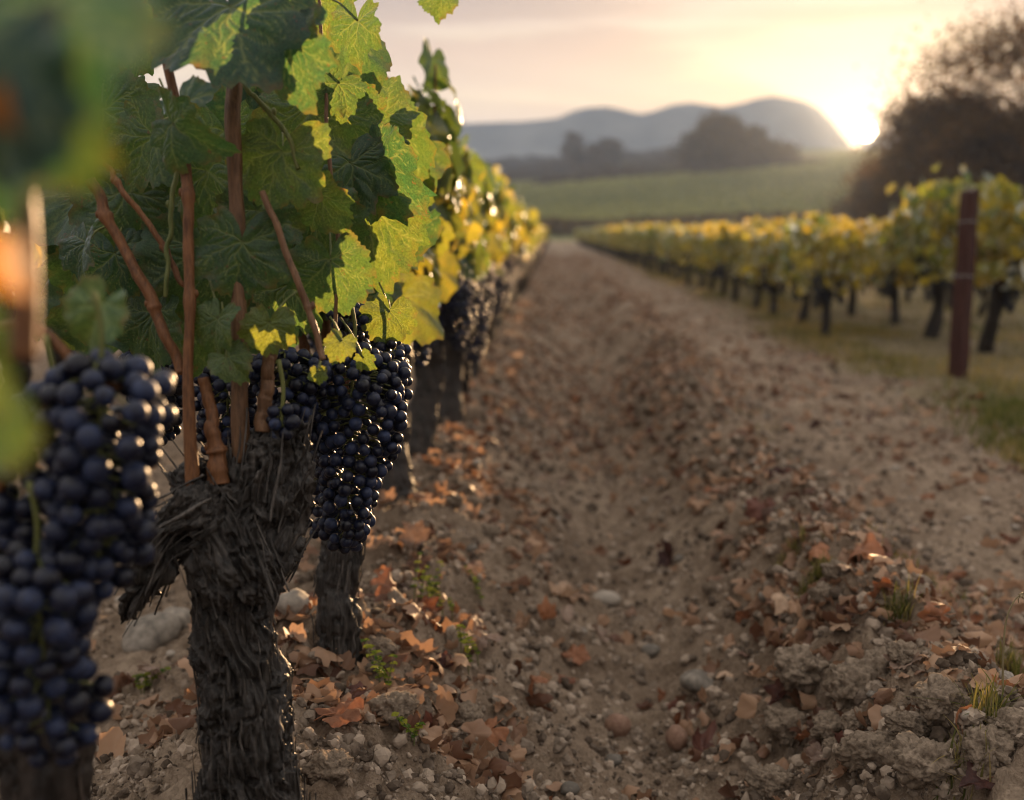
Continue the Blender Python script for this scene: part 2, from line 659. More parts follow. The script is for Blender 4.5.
def ground_z(x, y):
    x, y = np.asarray(x, float), np.asarray(y, float)
    near = 1 - sst(14, 45, y)
    ridge = np.exp(-((x - 0.56) / 0.22) ** 2)
    berm = np.exp(-((x + 0.30) / 0.35) ** 2)
    lum = fbm2(x * 5.5, y * 8, 3, 11) - 0.5
    cl_ = np.abs(fbm2(x * 17, y * 17, 3, 21) - 0.5) * 2
    fin = fbm2(x * 60, y * 60, 3, 31) - 0.5
    amp = 0.35 + 0.9 * ridge + 0.65 * berm
    amp = amp * (1 - 0.45 * sst(0.9, 1.2, x) * (1 - sst(1.6, 2.0, x)))
    return ground_macro(x, y) + near * (0.075 * lum * (0.5 + 0.5 * amp) - 0.046 * amp * (cl_ - 0.25) - 0.016 * (0.5 + amp) * (np.abs(fbm2(x * 38, y * 38, 2, 71) - 0.5) * 2 - 0.25) + 0.022 * fin * (0.6 + 0.5 * amp))


def gz1(x, y):
    return float(ground_z(np.array([x]), np.array([y]))[0])


def on_ground(px, py):
    r = ray(px, py)
    ds = np.concatenate([np.linspace(0.6, 4, 1400), np.linspace(4, 60, 2000)])
    P = CAM + r[None] * ds[:, None]
    dz = P[:, 2] - ground_z(P[:, 0], P[:, 1])
    k = int(np.argmax(dz < 0)) if (dz < 0).any() else len(ds) - 1
    p = P[k].copy()
    p[2] = gz1(p[0], p[1])
    return p


def geom(a, b, first, ratio):
    out, s = [a], first
    while out[-1] < b:
        out.append(out[-1] + s)
        s *= ratio
    return np.array(out)


def build_ground():
    xm = np.arange(-1.25, 1.9, 0.0065)
    xr = geom(1.9, 420, 0.012, 1.045)
    xl = -geom(1.25, 420, 0.012, 1.045)[::-1]
    xs = np.concatenate([xl[:-1], xm, xr[1:]])
    ys = np.concatenate([-geom(-0.5, 40, 0.05, 1.3)[::-1][:-1], np.arange(0.5, 1.0, 0.03), geom(1.0, 980, 0.0065, 1.0055)])
    X, Y = np.meshgrid(xs, ys)
    Z = ground_z(X.ravel(), Y.ravel()).reshape(X.shape)
    ny, nx = X.shape
    V = np.stack([X, Y, Z], -1).reshape(-1, 3)
    i = np.arange(ny - 1)[:, None] * nx
    j = np.arange(nx - 1)[None]
    Q = np.stack([i + j, i + j + 1, i + nx + j + 1, i + nx + j], -1).reshape(-1, 4)
    m, nt, out = new_mat('vineyard_soil')
    p = pos(nt)
    sep = N(nt, 'ShaderNodeSeparateXYZ')
    L(nt, p, sep.inputs[0])
    big = nz(nt, p, 2.2, 5)
    mid = nz(nt, p, 26, 6, 0.65)
    fin = nz(nt, p, 190, 5, 0.65)
    f = math_(nt, 'ADD', math_(nt, 'MULTIPLY', big, 0.35), math_(nt, 'ADD', math_(nt, 'MULTIPLY', mid, 0.4), math_(nt, 'MULTIPLY', fin, 0.3)))
    soil = ramp(nt, [(0.36, (0.078, 0.051, 0.034)), (0.50, (0.205, 0.145, 0.100)), (0.64, (0.38, 0.285, 0.205))])
    L(nt, f, soil.inputs[0])
    # trampled grass verge beside the right-hand rows, and green cover on the far slopes
    g1 = N(nt, 'ShaderNodeMapRange', interpolation_type='SMOOTHSTEP')
    g1.inputs['From Min'].default_value, g1.inputs['From Max'].default_value = 1.45, 1.95
    L(nt, math_(nt, 'ADD', sep.outputs[0], math_(nt, 'MULTIPLY', math_(nt, 'SUBTRACT', big, 0.5), 1.6)), g1.inputs['Value'])
    gcol = ramp(nt, [(0.35, (0.085, 0.085, 0.030)), (0.52, (0.16, 0.125, 0.065)), (0.68, (0.22, 0.17, 0.10))])
    L(nt, math_(nt, 'ADD', math_(nt, 'MULTIPLY', mid, 0.6), math_(nt, 'MULTIPLY', big, 0.4)), gcol.inputs[0])
    col = mixc(nt, math_(nt, 'MULTIPLY', g1.outputs[0], 0.85), soil.outputs[0], gcol.outputs[0])
    g2 = N(nt, 'ShaderNodeMapRange', interpolation_type='SMOOTHSTEP')
    g2.inputs['From Min'].default_value, g2.inputs['From Max'].default_value = 70, 80
    L(nt, sep.outputs[1], g2.inputs['Value'])
    slope = nz(nt, pos(nt, (0.012, 0.05, 0.02)), 1.0, 3)
    fcol = ramp(nt, [(0.36, (0.08, 0.10, 0.035)), (0.48, (0.17, 0.18, 0.06)), (0.56, (0.28, 0.19, 0.10)), (0.66, (0.15, 0.14, 0.05))])
    L(nt, slope, fcol.inputs[0])
    col = mixc(nt, g2.outputs[0], col, fcol.outputs[0])
    h = math_(nt, 'ADD', mid, math_(nt, 'MULTIPLY', fin, 0.6))
    principled(nt, out, col, 0.95, 0.12, bump(nt, h, 1.0, 0.018))
    mb = MB()
    mb.add(V, Q)
    setting('ground', mb.mesh('ground', m))


build_ground()

# ------------------------------------------------------------------ far hills
def build_hills():
    prof = np.array([(300, 128), (400, 126), (458, 124), (520, 122), (556, 119), (572, 112), (588, 108), (606, 106.5), (622, 110), (640, 114), (655, 111),
                     (672, 105), (690, 102.5), (706, 105), (722, 107.5), (740, 104), (756, 99), (772, 96.5), (788, 99.5), (802, 102), (814, 108), (826, 119),
                     (836, 135), (845, 150), (857, 158), (873, 158), (885, 148), (900, 126), (930, 112), (1000, 115), (1150, 121), (1400, 125)], float)
    Yd = 470.0
    xs = np.linspace(-230, 420, 420)
    W = np.array([CAM + ray(a, b) * (Yd / ray(a, b)[1]) for a, b in prof])
    H = np.interp(xs, W[:, 0], W[:, 2])
    ys = np.linspace(405, 640, 90)
    X, Y = np.meshgrid(xs, ys)
    b = sst(405, 470, ys) * (1 - sst(475, 640, ys) * 0.7)
    Z = 22 + (H[None, :] - 22) * b[:, None]
    n = (fbm2(X.ravel() * 0.05, Y.ravel() * 0.05, 4, 77) - 0.5).reshape(X.shape)
    Z = Z + n * 5 * (1 - b[:, None]) + n * 1.2
    ny, nx = X.shape
    V = np.stack([X, Y, Z], -1).reshape(-1, 3)
    i = np.arange(ny - 1)[:, None] * nx
    j = np.arange(nx - 1)[None]
    Q = np.stack([i + j, i + j + 1, i + nx + j + 1, i + nx + j], -1).reshape(-1, 4)
    mb = MB()
    mb.add(V, Q)
    m = simple_mat('haze_tinted_wooded_hillside', (0.090, 0.098, 0.110), (0.185, 0.185, 0.185), 0.05, 1.0, 0.6, 2.0, 0.05)  # pale blue-grey base colour carries part of the distance haze
    setting('hills', mb.mesh('hills', m))


build_hills()

# ------------------------------------------------------------------ haze
def build_haze():
    mb = MB()
    x0, x1, y0, y1, z0, z1 = -425, 425, -60, 985, -3.0, 66.0
    V = [(x, y, z) for z in (z0, z1) for y in (y0, y1) for x in (x0, x1)]
    Q = [(0, 2, 3, 1), (4, 5, 7, 6), (0, 1, 5, 4), (2, 6, 7, 3), (0, 4, 6, 2), (1, 3, 7, 5)]
    mb.add(V, Q)
    m, nt, out = new_mat('evening_air')
    add = N(nt, 'ShaderNodeAddShader')
    for k, (dens, g, col) in enumerate(((0.00085, 0.08, (0.66, 0.79, 1.0, 1)), (0.000003, 0.93, (1.0, 0.92, 0.82, 1)))):
        v = N(nt, 'ShaderNodeVolumePrincipled')        # fine air, plus a faint forward-scattering part added for the sun's glow
        v.inputs['Color'].default_value = col
        v.inputs['Density'].default_value = dens
        v.inputs['Anisotropy'].default_value = g
        L(nt, v.outputs[0], add.inputs[k])
    L(nt, add.outputs[0], out.inputs['Volume'])
    setting('haze', mb.mesh('haze', m, smooth=False), 'stuff')


build_haze()


# ------------------------------------------------------------------ vine leaf
LOBES = [(0.0, 1.0, 0.60), (0.92, 0.90, 0.55), (-0.92, 0.88, 0.55), (1.95, 0.66, 0.60), (-1.95, 0.68, 0.60)]
_leafc = {}


def leaf_shape(nr, na, seed, deep=0.5, teeth=1.0):
    key = (nr, na, seed, deep, teeth)
    if key in _leafc:
        return _leafc[key]
    rng = np.random.default_rng(seed)
    th = np.linspace(-np.pi, np.pi, na, endpoint=False) + np.pi / na
    lob = [(a + rng.normal() * 0.05, l * (1 + rng.normal() * 0.05), w) for a, l, w in LOBES]
    r = np.full(na, 0.0)
    for a, l, w in lob:
        d = np.abs((th - a + np.pi) % (2 * np.pi) - np.pi)
        r = np.maximum(r, l * (1 - deep * np.clip(d / w, 0, 3) ** 1.35 * 0.62))
    r = np.maximum(r, 0.56)
    r = r * (0.10 + 0.90 * sst(0.02, 0.62, np.pi - np.abs(th)))
    if na >= 40:
        tt = th * 7.4 + rng.uniform(0, 6) + 0.8 * np.sin(th * 3 + rng.uniform(0, 6))
        tri = 1 - 2 * np.abs((tt / np.pi) % 1 - 0.5)
        tt2 = th * 19 + rng.uniform(0, 6)
        tri2 = 1 - 2 * np.abs((tt2 / np.pi) % 1 - 0.5)
        edge = sst(0.25, 0.8, np.pi - np.abs(th))
        r = r * (1 + teeth * edge * (0.13 * (tri - 0.5) + 0.07 * (tri2 - 0.5)))
    s = np.linspace(0, 1, nr + 1)[1:] ** 0.9
    P = (s[:, None] * r[None])
    x = P * np.sin(th)[None]
    y = P * np.cos(th)[None]
    X = np.concatenate([[0.0], x.ravel()])
    Y = np.concatenate([[0.0], y.ravel()])
    # veins: five mains with side veins
    segs = []
    for a, l, w in lob:
        d = np.array([math.sin(a), math.cos(a)])
        segs.append((np.zeros(2), d * l * 0.97, 0.013))
        for sd in (1, -1):
            for t in (0.20, 0.36, 0.52, 0.68, 0.82):
                tt = t + sd * 0.03 + rng.normal() * 0.025
                b = a + sd * (0.72 + rng.normal() * 0.14)
                q = d * l * tt
                segs.append((q, q + np.array([math.sin(b), math.cos(b)]) * l * 0.60 * (1.05 - tt), 0.0065))
    XY = np.stack([X + 0.035 * np.sin(Y * 9 + seed) + 0.02 * np.sin(Y * 21), Y + 0.035 * np.sin(X * 8 + 2 * seed) + 0.015 * np.sin(X * 19)], 1)
    dist = np.full(len(X), 9.0)
    vein = np.zeros(len(X))
    for q0, q1, w in segs:
        e = q1 - q0
        t = np.clip(((XY - q0) @ e) / (e @ e), 0, 1)
        dd = np.linalg.norm(XY - q0 - t[:, None] * e, axis=1)
        dist = np.minimum(dist, dd)
        vein = np.maximum(vein, np.exp(-(dd / (w * (1.25 - 0.7 * t))) ** 2))
    if nr < 10:
        vein = vein * 0.3
    Zp = 0.030 * np.sqrt(np.clip(dist / 0.10, 0, 1))
    jj = np.arange(na)
    T = np.stack([np.zeros(na, int), 1 + (jj + 1) % na, 1 + jj], 1)
    i = 1 + np.arange(nr - 1)[:, None] * na
    Q = np.stack([i + jj, i + (jj + 1) % na, i + na + (jj + 1) % na, i + na + jj], -1).reshape(-1, 4)
    E = np.concatenate([[0.0], np.repeat(s, na)]) ** 9
    out = (X, Y, Zp, vein, Q, T, E)
    _leafc[key] = out
    return out


LAST = [0, 0.3]


def leaf(rng, nr=8, na=40, fold=0.25, droop=0.35, wave=0.06, curl=0.0, deep=None, variants=6):
    """unit leaf: base at the origin, tip along +Y, upper face +Z"""
    deep = (0.14, 0.26, 0.42)[int(rng.integers(3))] if deep is None else deep
    vi = int(rng.integers(variants))
    LAST[:] = [vi, deep]
    X, Y, Z, vein, Q, T, _E = leaf_shape(nr, na, vi, deep)
    r = np.hypot(X, Y)
    th = np.arctan2(X, Y)
    z = Z.copy() + fold * np.abs(X) * (1 - 0.3 * np.abs(X)) - droop * r ** 2 * (0.35 + 0.65 * (Y > 0) * np.cos(th) ** 2)
    z = z + wave * r ** 1.5 * np.sin(th * 4 + rng.uniform(0, 6)) + wave * 0.7 * r ** 2 * np.sin(th * 9 + rng.uniform(0, 6))
    if curl:
        k = curl * 1.9
        ang = k * X
        zx = np.where(np.abs(k) > 1e-3, (1 - np.cos(ang)) / k, 0)
        X = np.sin(ang) / k
        z = z * np.cos(ang) * 0.6 + zx
        k2 = curl * rng.uniform(0.3, 1.2)
        a2 = k2 * Y
        Yn = np.sin(a2) / k2
        z = z + (1 - np.cos(a2)) / k2
        Y = Yn
    return np.stack([X, Y, z], 1), Q, T, vein


def basis(tip, nor):
    y = unit(tip)
    z = unit(np.asarray(nor) - y * (np.asarray(nor) @ y))
    x = np.cross(y, z)
    return np.stack([x, y, z], 0)     # rows: V_local @ basis


def add_leaf(mb, rng, p, tip, nor, size, tint, **kw):
    V, Q, T, vein = leaf(rng, **kw)
    mb.add(np.asarray(p)[None] + (V * size) @ basis(tip, nor), Q, T, vein=vein, tint=tint)


def petiole(mb, a, b, r=0.0013, sag=0.0, seg=6):
    a, b = np.asarray(a), np.asarray(b)
    m_ = (a + b) / 2 + np.array([0, 0, sag])
    P, rr = smooth_path([a, m_, b], [r * 1.4, r, r], 8)
    mb.add(*tube(P, rr, seg))


# ------------------------------------------------------------------ grapes
def cluster_points(rng, Lc, R0, rb, nmax, bend=0.0):
    t = rng.uniform(0, 1, nmax * 25)
    prof = lambda t: R0 * np.minimum(sst(-0.10, 0.16, t) * 1.0, 1.0) * (1.0 - 0.52 * t ** 1.1) * np.sqrt(np.clip(1 - ((t - 0.5) / 0.515) ** 8, 0, 1))
    th = rng.uniform(0, 2 * np.pi, len(t))
    lobe = 1 + 0.22 * np.sin(th * 2 + t * 5 + rng.uniform(0, 6)) + 0.12 * np.sin(th * 3 - t * 9)
    rad = np.maximum(prof(t) * lobe * rng.uniform(0.72, 1.0, len(t)), 0)
    P = np.stack([rad * np.cos(th) + bend * Lc * t ** 2, rad * np.sin(th), -t * Lc], 1)
    keep = np.zeros((nmax, 3))
    n = 0
    for p in P:
        if n and (((keep[:n] - p) ** 2).sum(1).min() < (1.72 * rb) ** 2):
            continue
        keep[n] = p
        n += 1
        if n >= nmax:
            break
    return keep[:n]


def cluster_mb(seed, Lc, R0, rb, nmax, sub=2, bend=0.0):
    rng = np.random.default_rng(seed)
    C = cluster_points(rng, Lc, R0, rb, nmax, bend)
    Vi, Ti = ico(sub)
    mb = MB()
    for c in C:
        s = rb * (rng.uniform(0.80, 1.08) if rng.random() > 0.06 else rng.uniform(0.5, 0.75))
        sc = np.array([1, 1, rng.uniform(1.0, 1.1)])
        mb.add(c + ((Vi * sc) @ rot_rand(rng)) * s, None, Ti)
    st = MB()
    P, r = smooth_path([(0, 0, 0.05), (0.004, 0, 0.02), (0, 0, -0.02), (bend * Lc * 0.3, 0, -Lc * 0.5), (bend * Lc * 0.8, 0, -Lc * 0.88)], [0.0026, 0.0022, 0.002, 0.0016, 0.001], 16)
    st.add(*tube(P, r, 6))
    for c in C[::2]:
        a = np.array([bend * Lc * (c[2] / Lc) ** 2, 0, min(c[2] + 0.012, 0)])
        st.add(*tube(np.array([a, (a + c) / 2 + (0, 0, 0.002), c]), 0.0009, 4))
    return mb, st


# ------------------------------------------------------------------ old vine trunk
def trunk_mesh(name, limbs, voxel, mat, seed=0, fib=130, amp=0.006, strips=0, lump=0.01):
    mb = MB()
    dense = []
    for pts, rad in limbs:
        n = max(10, int(sum(np.linalg.norm(np.diff(np.asarray(pts), axis=0), axis=1)) / 0.008))
        P, r = smooth_path(pts, rad, n)
        V, Q, T = tube(P, r, 28)
        mb.add(V, Q, T)
        for k in (0, -1):
            Vi, Ti = ico(3)
            mb.add(P[k] + Vi * r[k] * 0.98, None, Ti)
        t, a, b = frames(P)
        s = np.concatenate([[0], np.cumsum(np.linalg.norm(np.diff(P, axis=0), axis=1))])
        dense.append((P, t, a, b, s + 3.7 * len(dense), r))
    me = mb.mesh(name + '_raw')
    o = bpy.data.objects.new('tmp', me)
    scene.collection.objects.link(o)
    md = o.modifiers.new('r', 'REMESH')
    md.mode = 'VOXEL'
    md.voxel_size = voxel
    dg = bpy.context.evaluated_depsgraph_get()
    me2 = bpy.data.meshes.new_from_object(o.evaluated_get(dg))
    bpy.data.objects.remove(o)
    bpy.data.meshes.remove(me)
    nv = len(me2.vertices)
    V = np.zeros(nv * 3, np.float32)
    me2.vertices.foreach_get('co', V)
    V = V.reshape(-1, 3).astype(float)
    Nn = np.zeros(nv * 3, np.float32)
    me2.vertices.foreach_get('normal', Nn)
    Nn = Nn.reshape(-1, 3).astype(float)
    P = np.concatenate([d[0] for d in dense])
    Tt = np.concatenate([d[1] for d in dense])
    A = np.concatenate([d[2] for d in dense])
    B = np.concatenate([d[3] for d in dense])
    S = np.concatenate([d[4] for d in dense])
    Rr = np.concatenate([d[5] for d in dense])
    idx = np.zeros(nv, int)
    for k in range(0, nv, 20000):
        d2 = ((V[k:k + 20000, None] - P[None]) ** 2).sum(-1) - (Rr ** 2)[None] * 0.6
        idx[k:k + 20000] = d2.argmin(1)
    rel = V - P[idx]
    u = (rel * A[idx]).sum(1)
    v = (rel * B[idx]).sum(1)
    w = S[idx] + (rel * Tt[idx]).sum(1)
    ca, sa = np.cos(w * 2.5), np.sin(w * 2.5)
    u, v = u * ca - v * sa, u * sa + v * ca
    wob = (fbm3(np.stack([V[:, 0] * 14, V[:, 1] * 14, V[:, 2] * 14], 1), 2, seed + 9) - 0.5)
    c1 = np.stack([u * fib * 0.62 + wob * 4, v * fib * 0.62 + wob * 4, w * 3.6], 1)
    c2 = np.stack([u * fib * 1.7 + wob * 8, v * fib * 1.7 + wob * 8, w * 9], 1)
    c3 = np.stack([u * fib * 4.0, v * fib * 4.0, w * 24], 1)
    rid = lambda c, s: 1 - np.abs(2 * fbm3(c, 2, s) - 1) * 1.6
    dis = amp * (1.3 * (rid(c1, seed) - 0.6) + 0.85 * (rid(c2, seed + 3) - 0.6) + 0.55 * (noise3(c3, seed + 6) - 0.5))
    dis = dis + lump * (fbm3(V * 16, 3, seed + 20) - 0.5) * 2
    cr = fbm3(V * 60, 3, seed + 40)
    dis = dis - amp * 1.0 * sst(0.62, 0.74, cr)
    V2 = V + Nn * dis[:, None]
    nq = len(me2.polygons)
    lt = np.zeros(nq, np.int32)
    me2.polygons.foreach_get('loop_total', lt)
    li = np.zeros(len(me2.loops), np.int32)
    me2.loops.foreach_get('vertex_index', li)
    bpy.data.meshes.remove(me2)
    out = MB()
    assert (lt == 4).all()
    out.add(V2, li.reshape(-1, 4))
    if strips:
        rng = np.random.default_rng(seed + 5)
        for k in rng.choice(nv, strips):
            ln = rng.uniform(0.015, 0.075)
            npt = 9
            ss = np.linspace(-0.5, 0.5, npt)
            tg = Tt[idx[k]] * rng.choice([-1, 1])
            side = np.cross(Nn[k], tg)
            lift = rng.uniform(0.0, 0.005) * (ss + 0.5) ** 2 + rng.uniform(0, 0.004) * (ss - 0.5) ** 2
            wv = rng.uniform(0.0, 0.0022) * np.sin(ss * rng.uniform(3, 9) + rng.uniform(0, 6))
            c = V2[k] + tg * ss[:, None] * ln + Nn[k] * (lift + 0.0006)[:, None] + side * wv[:, None]
            hw = 0.0004 + 0.0026 * rng.random() ** 2 * (1 - (2 * ss) ** 4 * 0.9)
            th_ = rng.uniform(0.0004, 0.0012)
            tw = unit(side + Nn[k] * rng.normal() * 0.3)
            up_ = unit(np.cross(tg, tw))
            ring = np.stack([c + tw * hw[:, None], c + up_ * th_, c - tw * hw[:, None], c - up_ * th_], 1)
            i = np.arange(npt - 1)[:, None] * 4
            j = np.arange(4)[None]
            Q = np.stack([i + j, i + (j + 1) % 4, i + 4 + (j + 1) % 4, i + 4 + j], -1).reshape(-1, 4)
            out.add(ring.reshape(-1, 3), Q, None, strand=rng.beta(1.0, 1.6))
    return out.mesh(name, mat)


# ------------------------------------------------------------------ row vines (shared meshes)
class VineKit:
    def __init__(self, tag, seeds, nleaf, nr, na, lsize, dense_grapes, wide=0.17, ht=(0.50, 0.93), cl_sub=2, spread=0.30, lmat=None, tk=1.0):
        self.kits = []
        for s in seeds:
            rng = np.random.default_rng(s)
            lean = rng.normal(0, 0.05, 2)
            h = rng.uniform(0.36, 0.42)
            mid = np.array([lean[0] + rng.normal(0, 0.02), lean[1], h * 0.5])
            top = np.array([lean[0] * 0.6, lean[1] * 1.3, h])
            limbs = [([(0, 0, -0.06), (0, 0, 0.03), tuple(mid), tuple(top)], [0.068 * tk, 0.054 * tk, 0.044 * tk, 0.054 * tk])]
            for q in range(3):
                a = rng.uniform(0, 6.28)
                e = top + np.array([0.05 * math.cos(a), 0.11 * math.sin(a), rng.uniform(0.03, 0.10)])
                limbs.append(([tuple(top - (0, 0, 0.02)), tuple((top + e) / 2 + (0, 0, -0.01)), tuple(e)], [0.036 * tk, 0.028 * tk, 0.020 * tk]))
            tm = trunk_mesh('trunk', limbs, 0.006, M_BARKF, s, fib=110, amp=0.006, strips=0, lump=0.012)
            cm = MB()
            fm = MB()
            ends = []
            for q in range(7):
                a0 = top + np.array([rng.normal(0, 0.03), rng.uniform(-0.10, 0.10), 0.03])
                e = np.array([rng.normal(0, wide * 0.55), rng.uniform(-spread, spread), ht[1] * rng.uniform(0.82, 1.06)])
                m_ = (a0 + e) / 2 + np.array([rng.normal(0, 0.03), rng.normal(0, 0.03), 0])
                P, r = smooth_path([a0, m_, e], [0.0062, 0.005, 0.0025], 22)
                r = r * (1 + 0.35 * (np.arange(22) % 5 == 0))
                cm.add(*tube(P, r, 7))
                ends.append(P)
            for q in range(nleaf):
                P = ends[int(rng.integers(len(ends)))]
                zt = ht[0] + (ht[1] - ht[0]) * rng.beta(1.25, 1.35)
                if rng.random() < 0.35:
                    c = P[int(rng.integers(8, 22))] + rng.normal(0, 0.045, 3)
                else:
                    c = np.array([rng.normal(0, wide * 0.62), rng.uniform(-spread, spread) * 1.1, zt])
                c[0] = np.clip(c[0], -wide * 1.4, wide * 1.4)
                out_ = np.array([np.sign(c[0]) * (0.4 + rng.random()), rng.normal(0, 0.55), rng.uniform(-0.2, 0.9)]) + rng.normal(0, 0.35, 3)
                tip = np.array([rng.normal(0, 0.4) + np.sign(c[0]) * 0.3, rng.normal(0, 0.5), -0.9])
                tint = np.clip(rng.beta(2.0, 2.0) * 0.75 + 0.18 * (1 - (c[2] - ht[0]) / (ht[1] - ht[0])) + 0.05, 0, 1)
                add_leaf(fm, rng, c, tip, out_, lsize * rng.uniform(0.6, 1.15), tint, nr=nr, na=na,
                         fold=rng.uniform(0.0, 0.5), droop=rng.uniform(0.1, 0.6), wave=0.08)
            cls = []
            for q in range(dense_grapes):
                mb_, st_ = cluster_mb(s * 31 + q, rng.uniform(0.15, 0.23), rng.uniform(0.042, 0.058), 0.0092 if cl_sub > 1 else 0.012, 140 if cl_sub > 1 else 70, cl_sub, rng.uniform(-0.1, 0.1))
                pp = np.array([rng.choice([-1, 1, 1]) * rng.uniform(0.02, 0.13), -spread * 0.85 + 1.7 * spread * (q + 0.5) / dense_grapes + rng.normal(0, 0.03), rng.uniform(0.46, 0.60)])
                cls.append((mb_.mesh('grape_cluster', M_BERRY), st_.mesh('stem', M_SHOOT), pp, rng.uniform(0, 6.28)))
            self.kits.append((tm, cm.mesh('cane', M_CANE), fm.mesh('foliage', lmat or M_LEAFI), cls))

    def place(self, k, x, y, label, group, rz, scale=1.0, detail=True, grapes=None):
        tm, cm, fm, cls = self.kits[k % len(self.kits)]
        z = float(ground_z(np.array([x]), np.array([y]))[0])
        t = thing('grapevine', label, 'grapevine', (x, y, z), rz, group)
        t.scale = (scale, scale, scale)
        link('trunk', tm, t)
        link('foliage', fm, t)
        if detail:
            link('cane', cm, t)
        for (me, st, pp, a) in cls[:grapes]:
            g = link('grape_cluster', me, t, pp)
            g.rotation_euler = (0, 0, a)
            if detail:
                link('stem', st, g)
        return t


near_kit = VineKit('near', (101, 102, 103), 150, 9, 56, 0.090, 8, wide=0.070, ht=(0.50, 0.98))
far_kit = VineKit('far', (201, 202, 203, 204), 170, 3, 16, 0.075, 7, wide=0.085, ht=(0.48, 0.88), cl_sub=1, spread=0.36)
right_kit = VineKit('right', (301, 302, 303, 304), 520, 4, 20, 0.062, 10, wide=0.22, ht=(0.42, 0.98), cl_sub=1, spread=0.52, lmat=M_LEAFR, tk=0.80)

rngv = np.random.default_rng(7)
ROWX = -0.39
# left row, beginning beyond the two hand-built vines
near_labels = {
    2: 'blurred vine with dark trunk just behind the long sharp grape cluster in the left row',
    3: 'blurred vine with black trunk beside leaf-strewn berm, fourth in the left row',
    4: 'blurred yellow-green vine over dark clusters, fifth in the left row counting from the nearest',
    5: 'out-of-focus vine with dark purple clusters over the berm, sixth in the left row',
}
yy = 2.44
k = 2
left_rows = []
while yy < 68 and k < 112:
    x = ROWX + rngv.normal(0, 0.02) - 0.0045 * max(0, yy - 5) * (1 if yy < 60 else 1)
    near = yy < 9
    lab = near_labels.get(k)
    grp = 'grapevines of the left row'
    if lab is None:
        if yy < 9:
            lab = 'soft-focus vine with yellow-green leaves and dark clusters in the nearer stretch of the left row'
            grp = 'vines in the nearer blurred stretch of the left row'
        else:
            lab = 'tiny blurred vine in the far end of the left row running to the vanishing point'
            grp = 'vines at the far end of the left row'
    sc = {2: 1.02, 3: 0.92, 4: 0.88, 5: 0.90}.get(k, rngv.uniform(0.84, 0.94))
    kit = near_kit if near else far_kit
    kit.place(k if near else int(rngv.integers(4)), x, yy, lab, grp, rngv.choice([0, math.pi]) + rngv.normal(0, 0.2), sc, detail=near, grapes=None if yy < 25 else 5)
    yy += 0.52 if yy < 20 else 0.66
    k += 1

# right-hand rows
first_right = {0: 'vine immediately to the right of the dark red post with trunk in the grass',
               1: 'vine with crooked trunk and tall yellow top shoot just left of the dark red post'}
for row, (x0, y0, n, y1) in enumerate([(1.95, 7.5, 66, 66), (2.72, 6.65, 56, 66), (3.9, 8.6, 36, 48)]):
    yy = y0
    i = 0
    while yy < y1 and i < n:
        x = x0 + rngv.normal(0, 0.03) - 0.011 * (yy - 7)
        grp = ['vines of the front right-hand row', 'vines of the second right-hand row', 'vines of the third right-hand row'][row]
        lab = first_right.get(i) if row == 1 else None
        if lab is None:
            if row == 0:
                if yy < 14:
                    lab = 'blurred vine with yellow-lit leaves and dark trunk in the nearer front right-hand row'
                    grp = 'nearer vines of the front right-hand row'
                else:
                    lab = 'small blurred vine in the far part of the front right-hand row along the track'
                    grp = 'far vines of the front right-hand row'
            elif row == 1:
                lab = 'blurred vine in the second right-hand row, seen behind the front row'
            else:
                lab = 'blurred vine in the third right-hand row, seen behind the two nearer rows'
        sc = {(1, 0): 1.04, (1, 1): 1.10}.get((row, i), (rngv.uniform(0.74, 0.81) if yy < 17 else rngv.uniform(0.82, 0.92)) if row == 0 else rngv.uniform(0.82, 0.92) if row == 1 else rngv.uniform(0.66, 0.74))
        right_kit.place(int(rngv.integers(4)), x, yy, lab, grp, rngv.choice([0, math.pi]) + rngv.normal(0, 0.2), sc, detail=yy < 9, grapes=None if yy < 18 else 6)
        yy += (0.92 if row == 0 else 1.05) * rngv.uniform(0.93, 1.07)
        i += 1
# the row on the other side, glimpsed through the left vines
for i in range(12):
    far_kit.place(int(rngv.integers(4)), -2.05 + rngv.normal(0, 0.04), 1.9 + i * 0.62,
                  'shaded vine of the neighbouring row glimpsed between the trunks at left', 'vines of the row behind the left row', rngv.normal(0, 0.3), rngv.uniform(1.0, 1.12), detail=False)

# ------------------------------------------------------------------ hand-built vine in focus
V1D = 1.34
base1 = on_ground(248, 812)
V1D = float((base1 - CAM) @ FWD)
PXM = V1D / F            # metres per pixel at that vine


def pts_px(lst, d):
    return [at(x, y, d + (dd[0] if dd else 0)) for x, y, *dd in lst]


def rad_px(lst, d=None):
    return [r * (V1D if d is None else d) / F for r in lst]


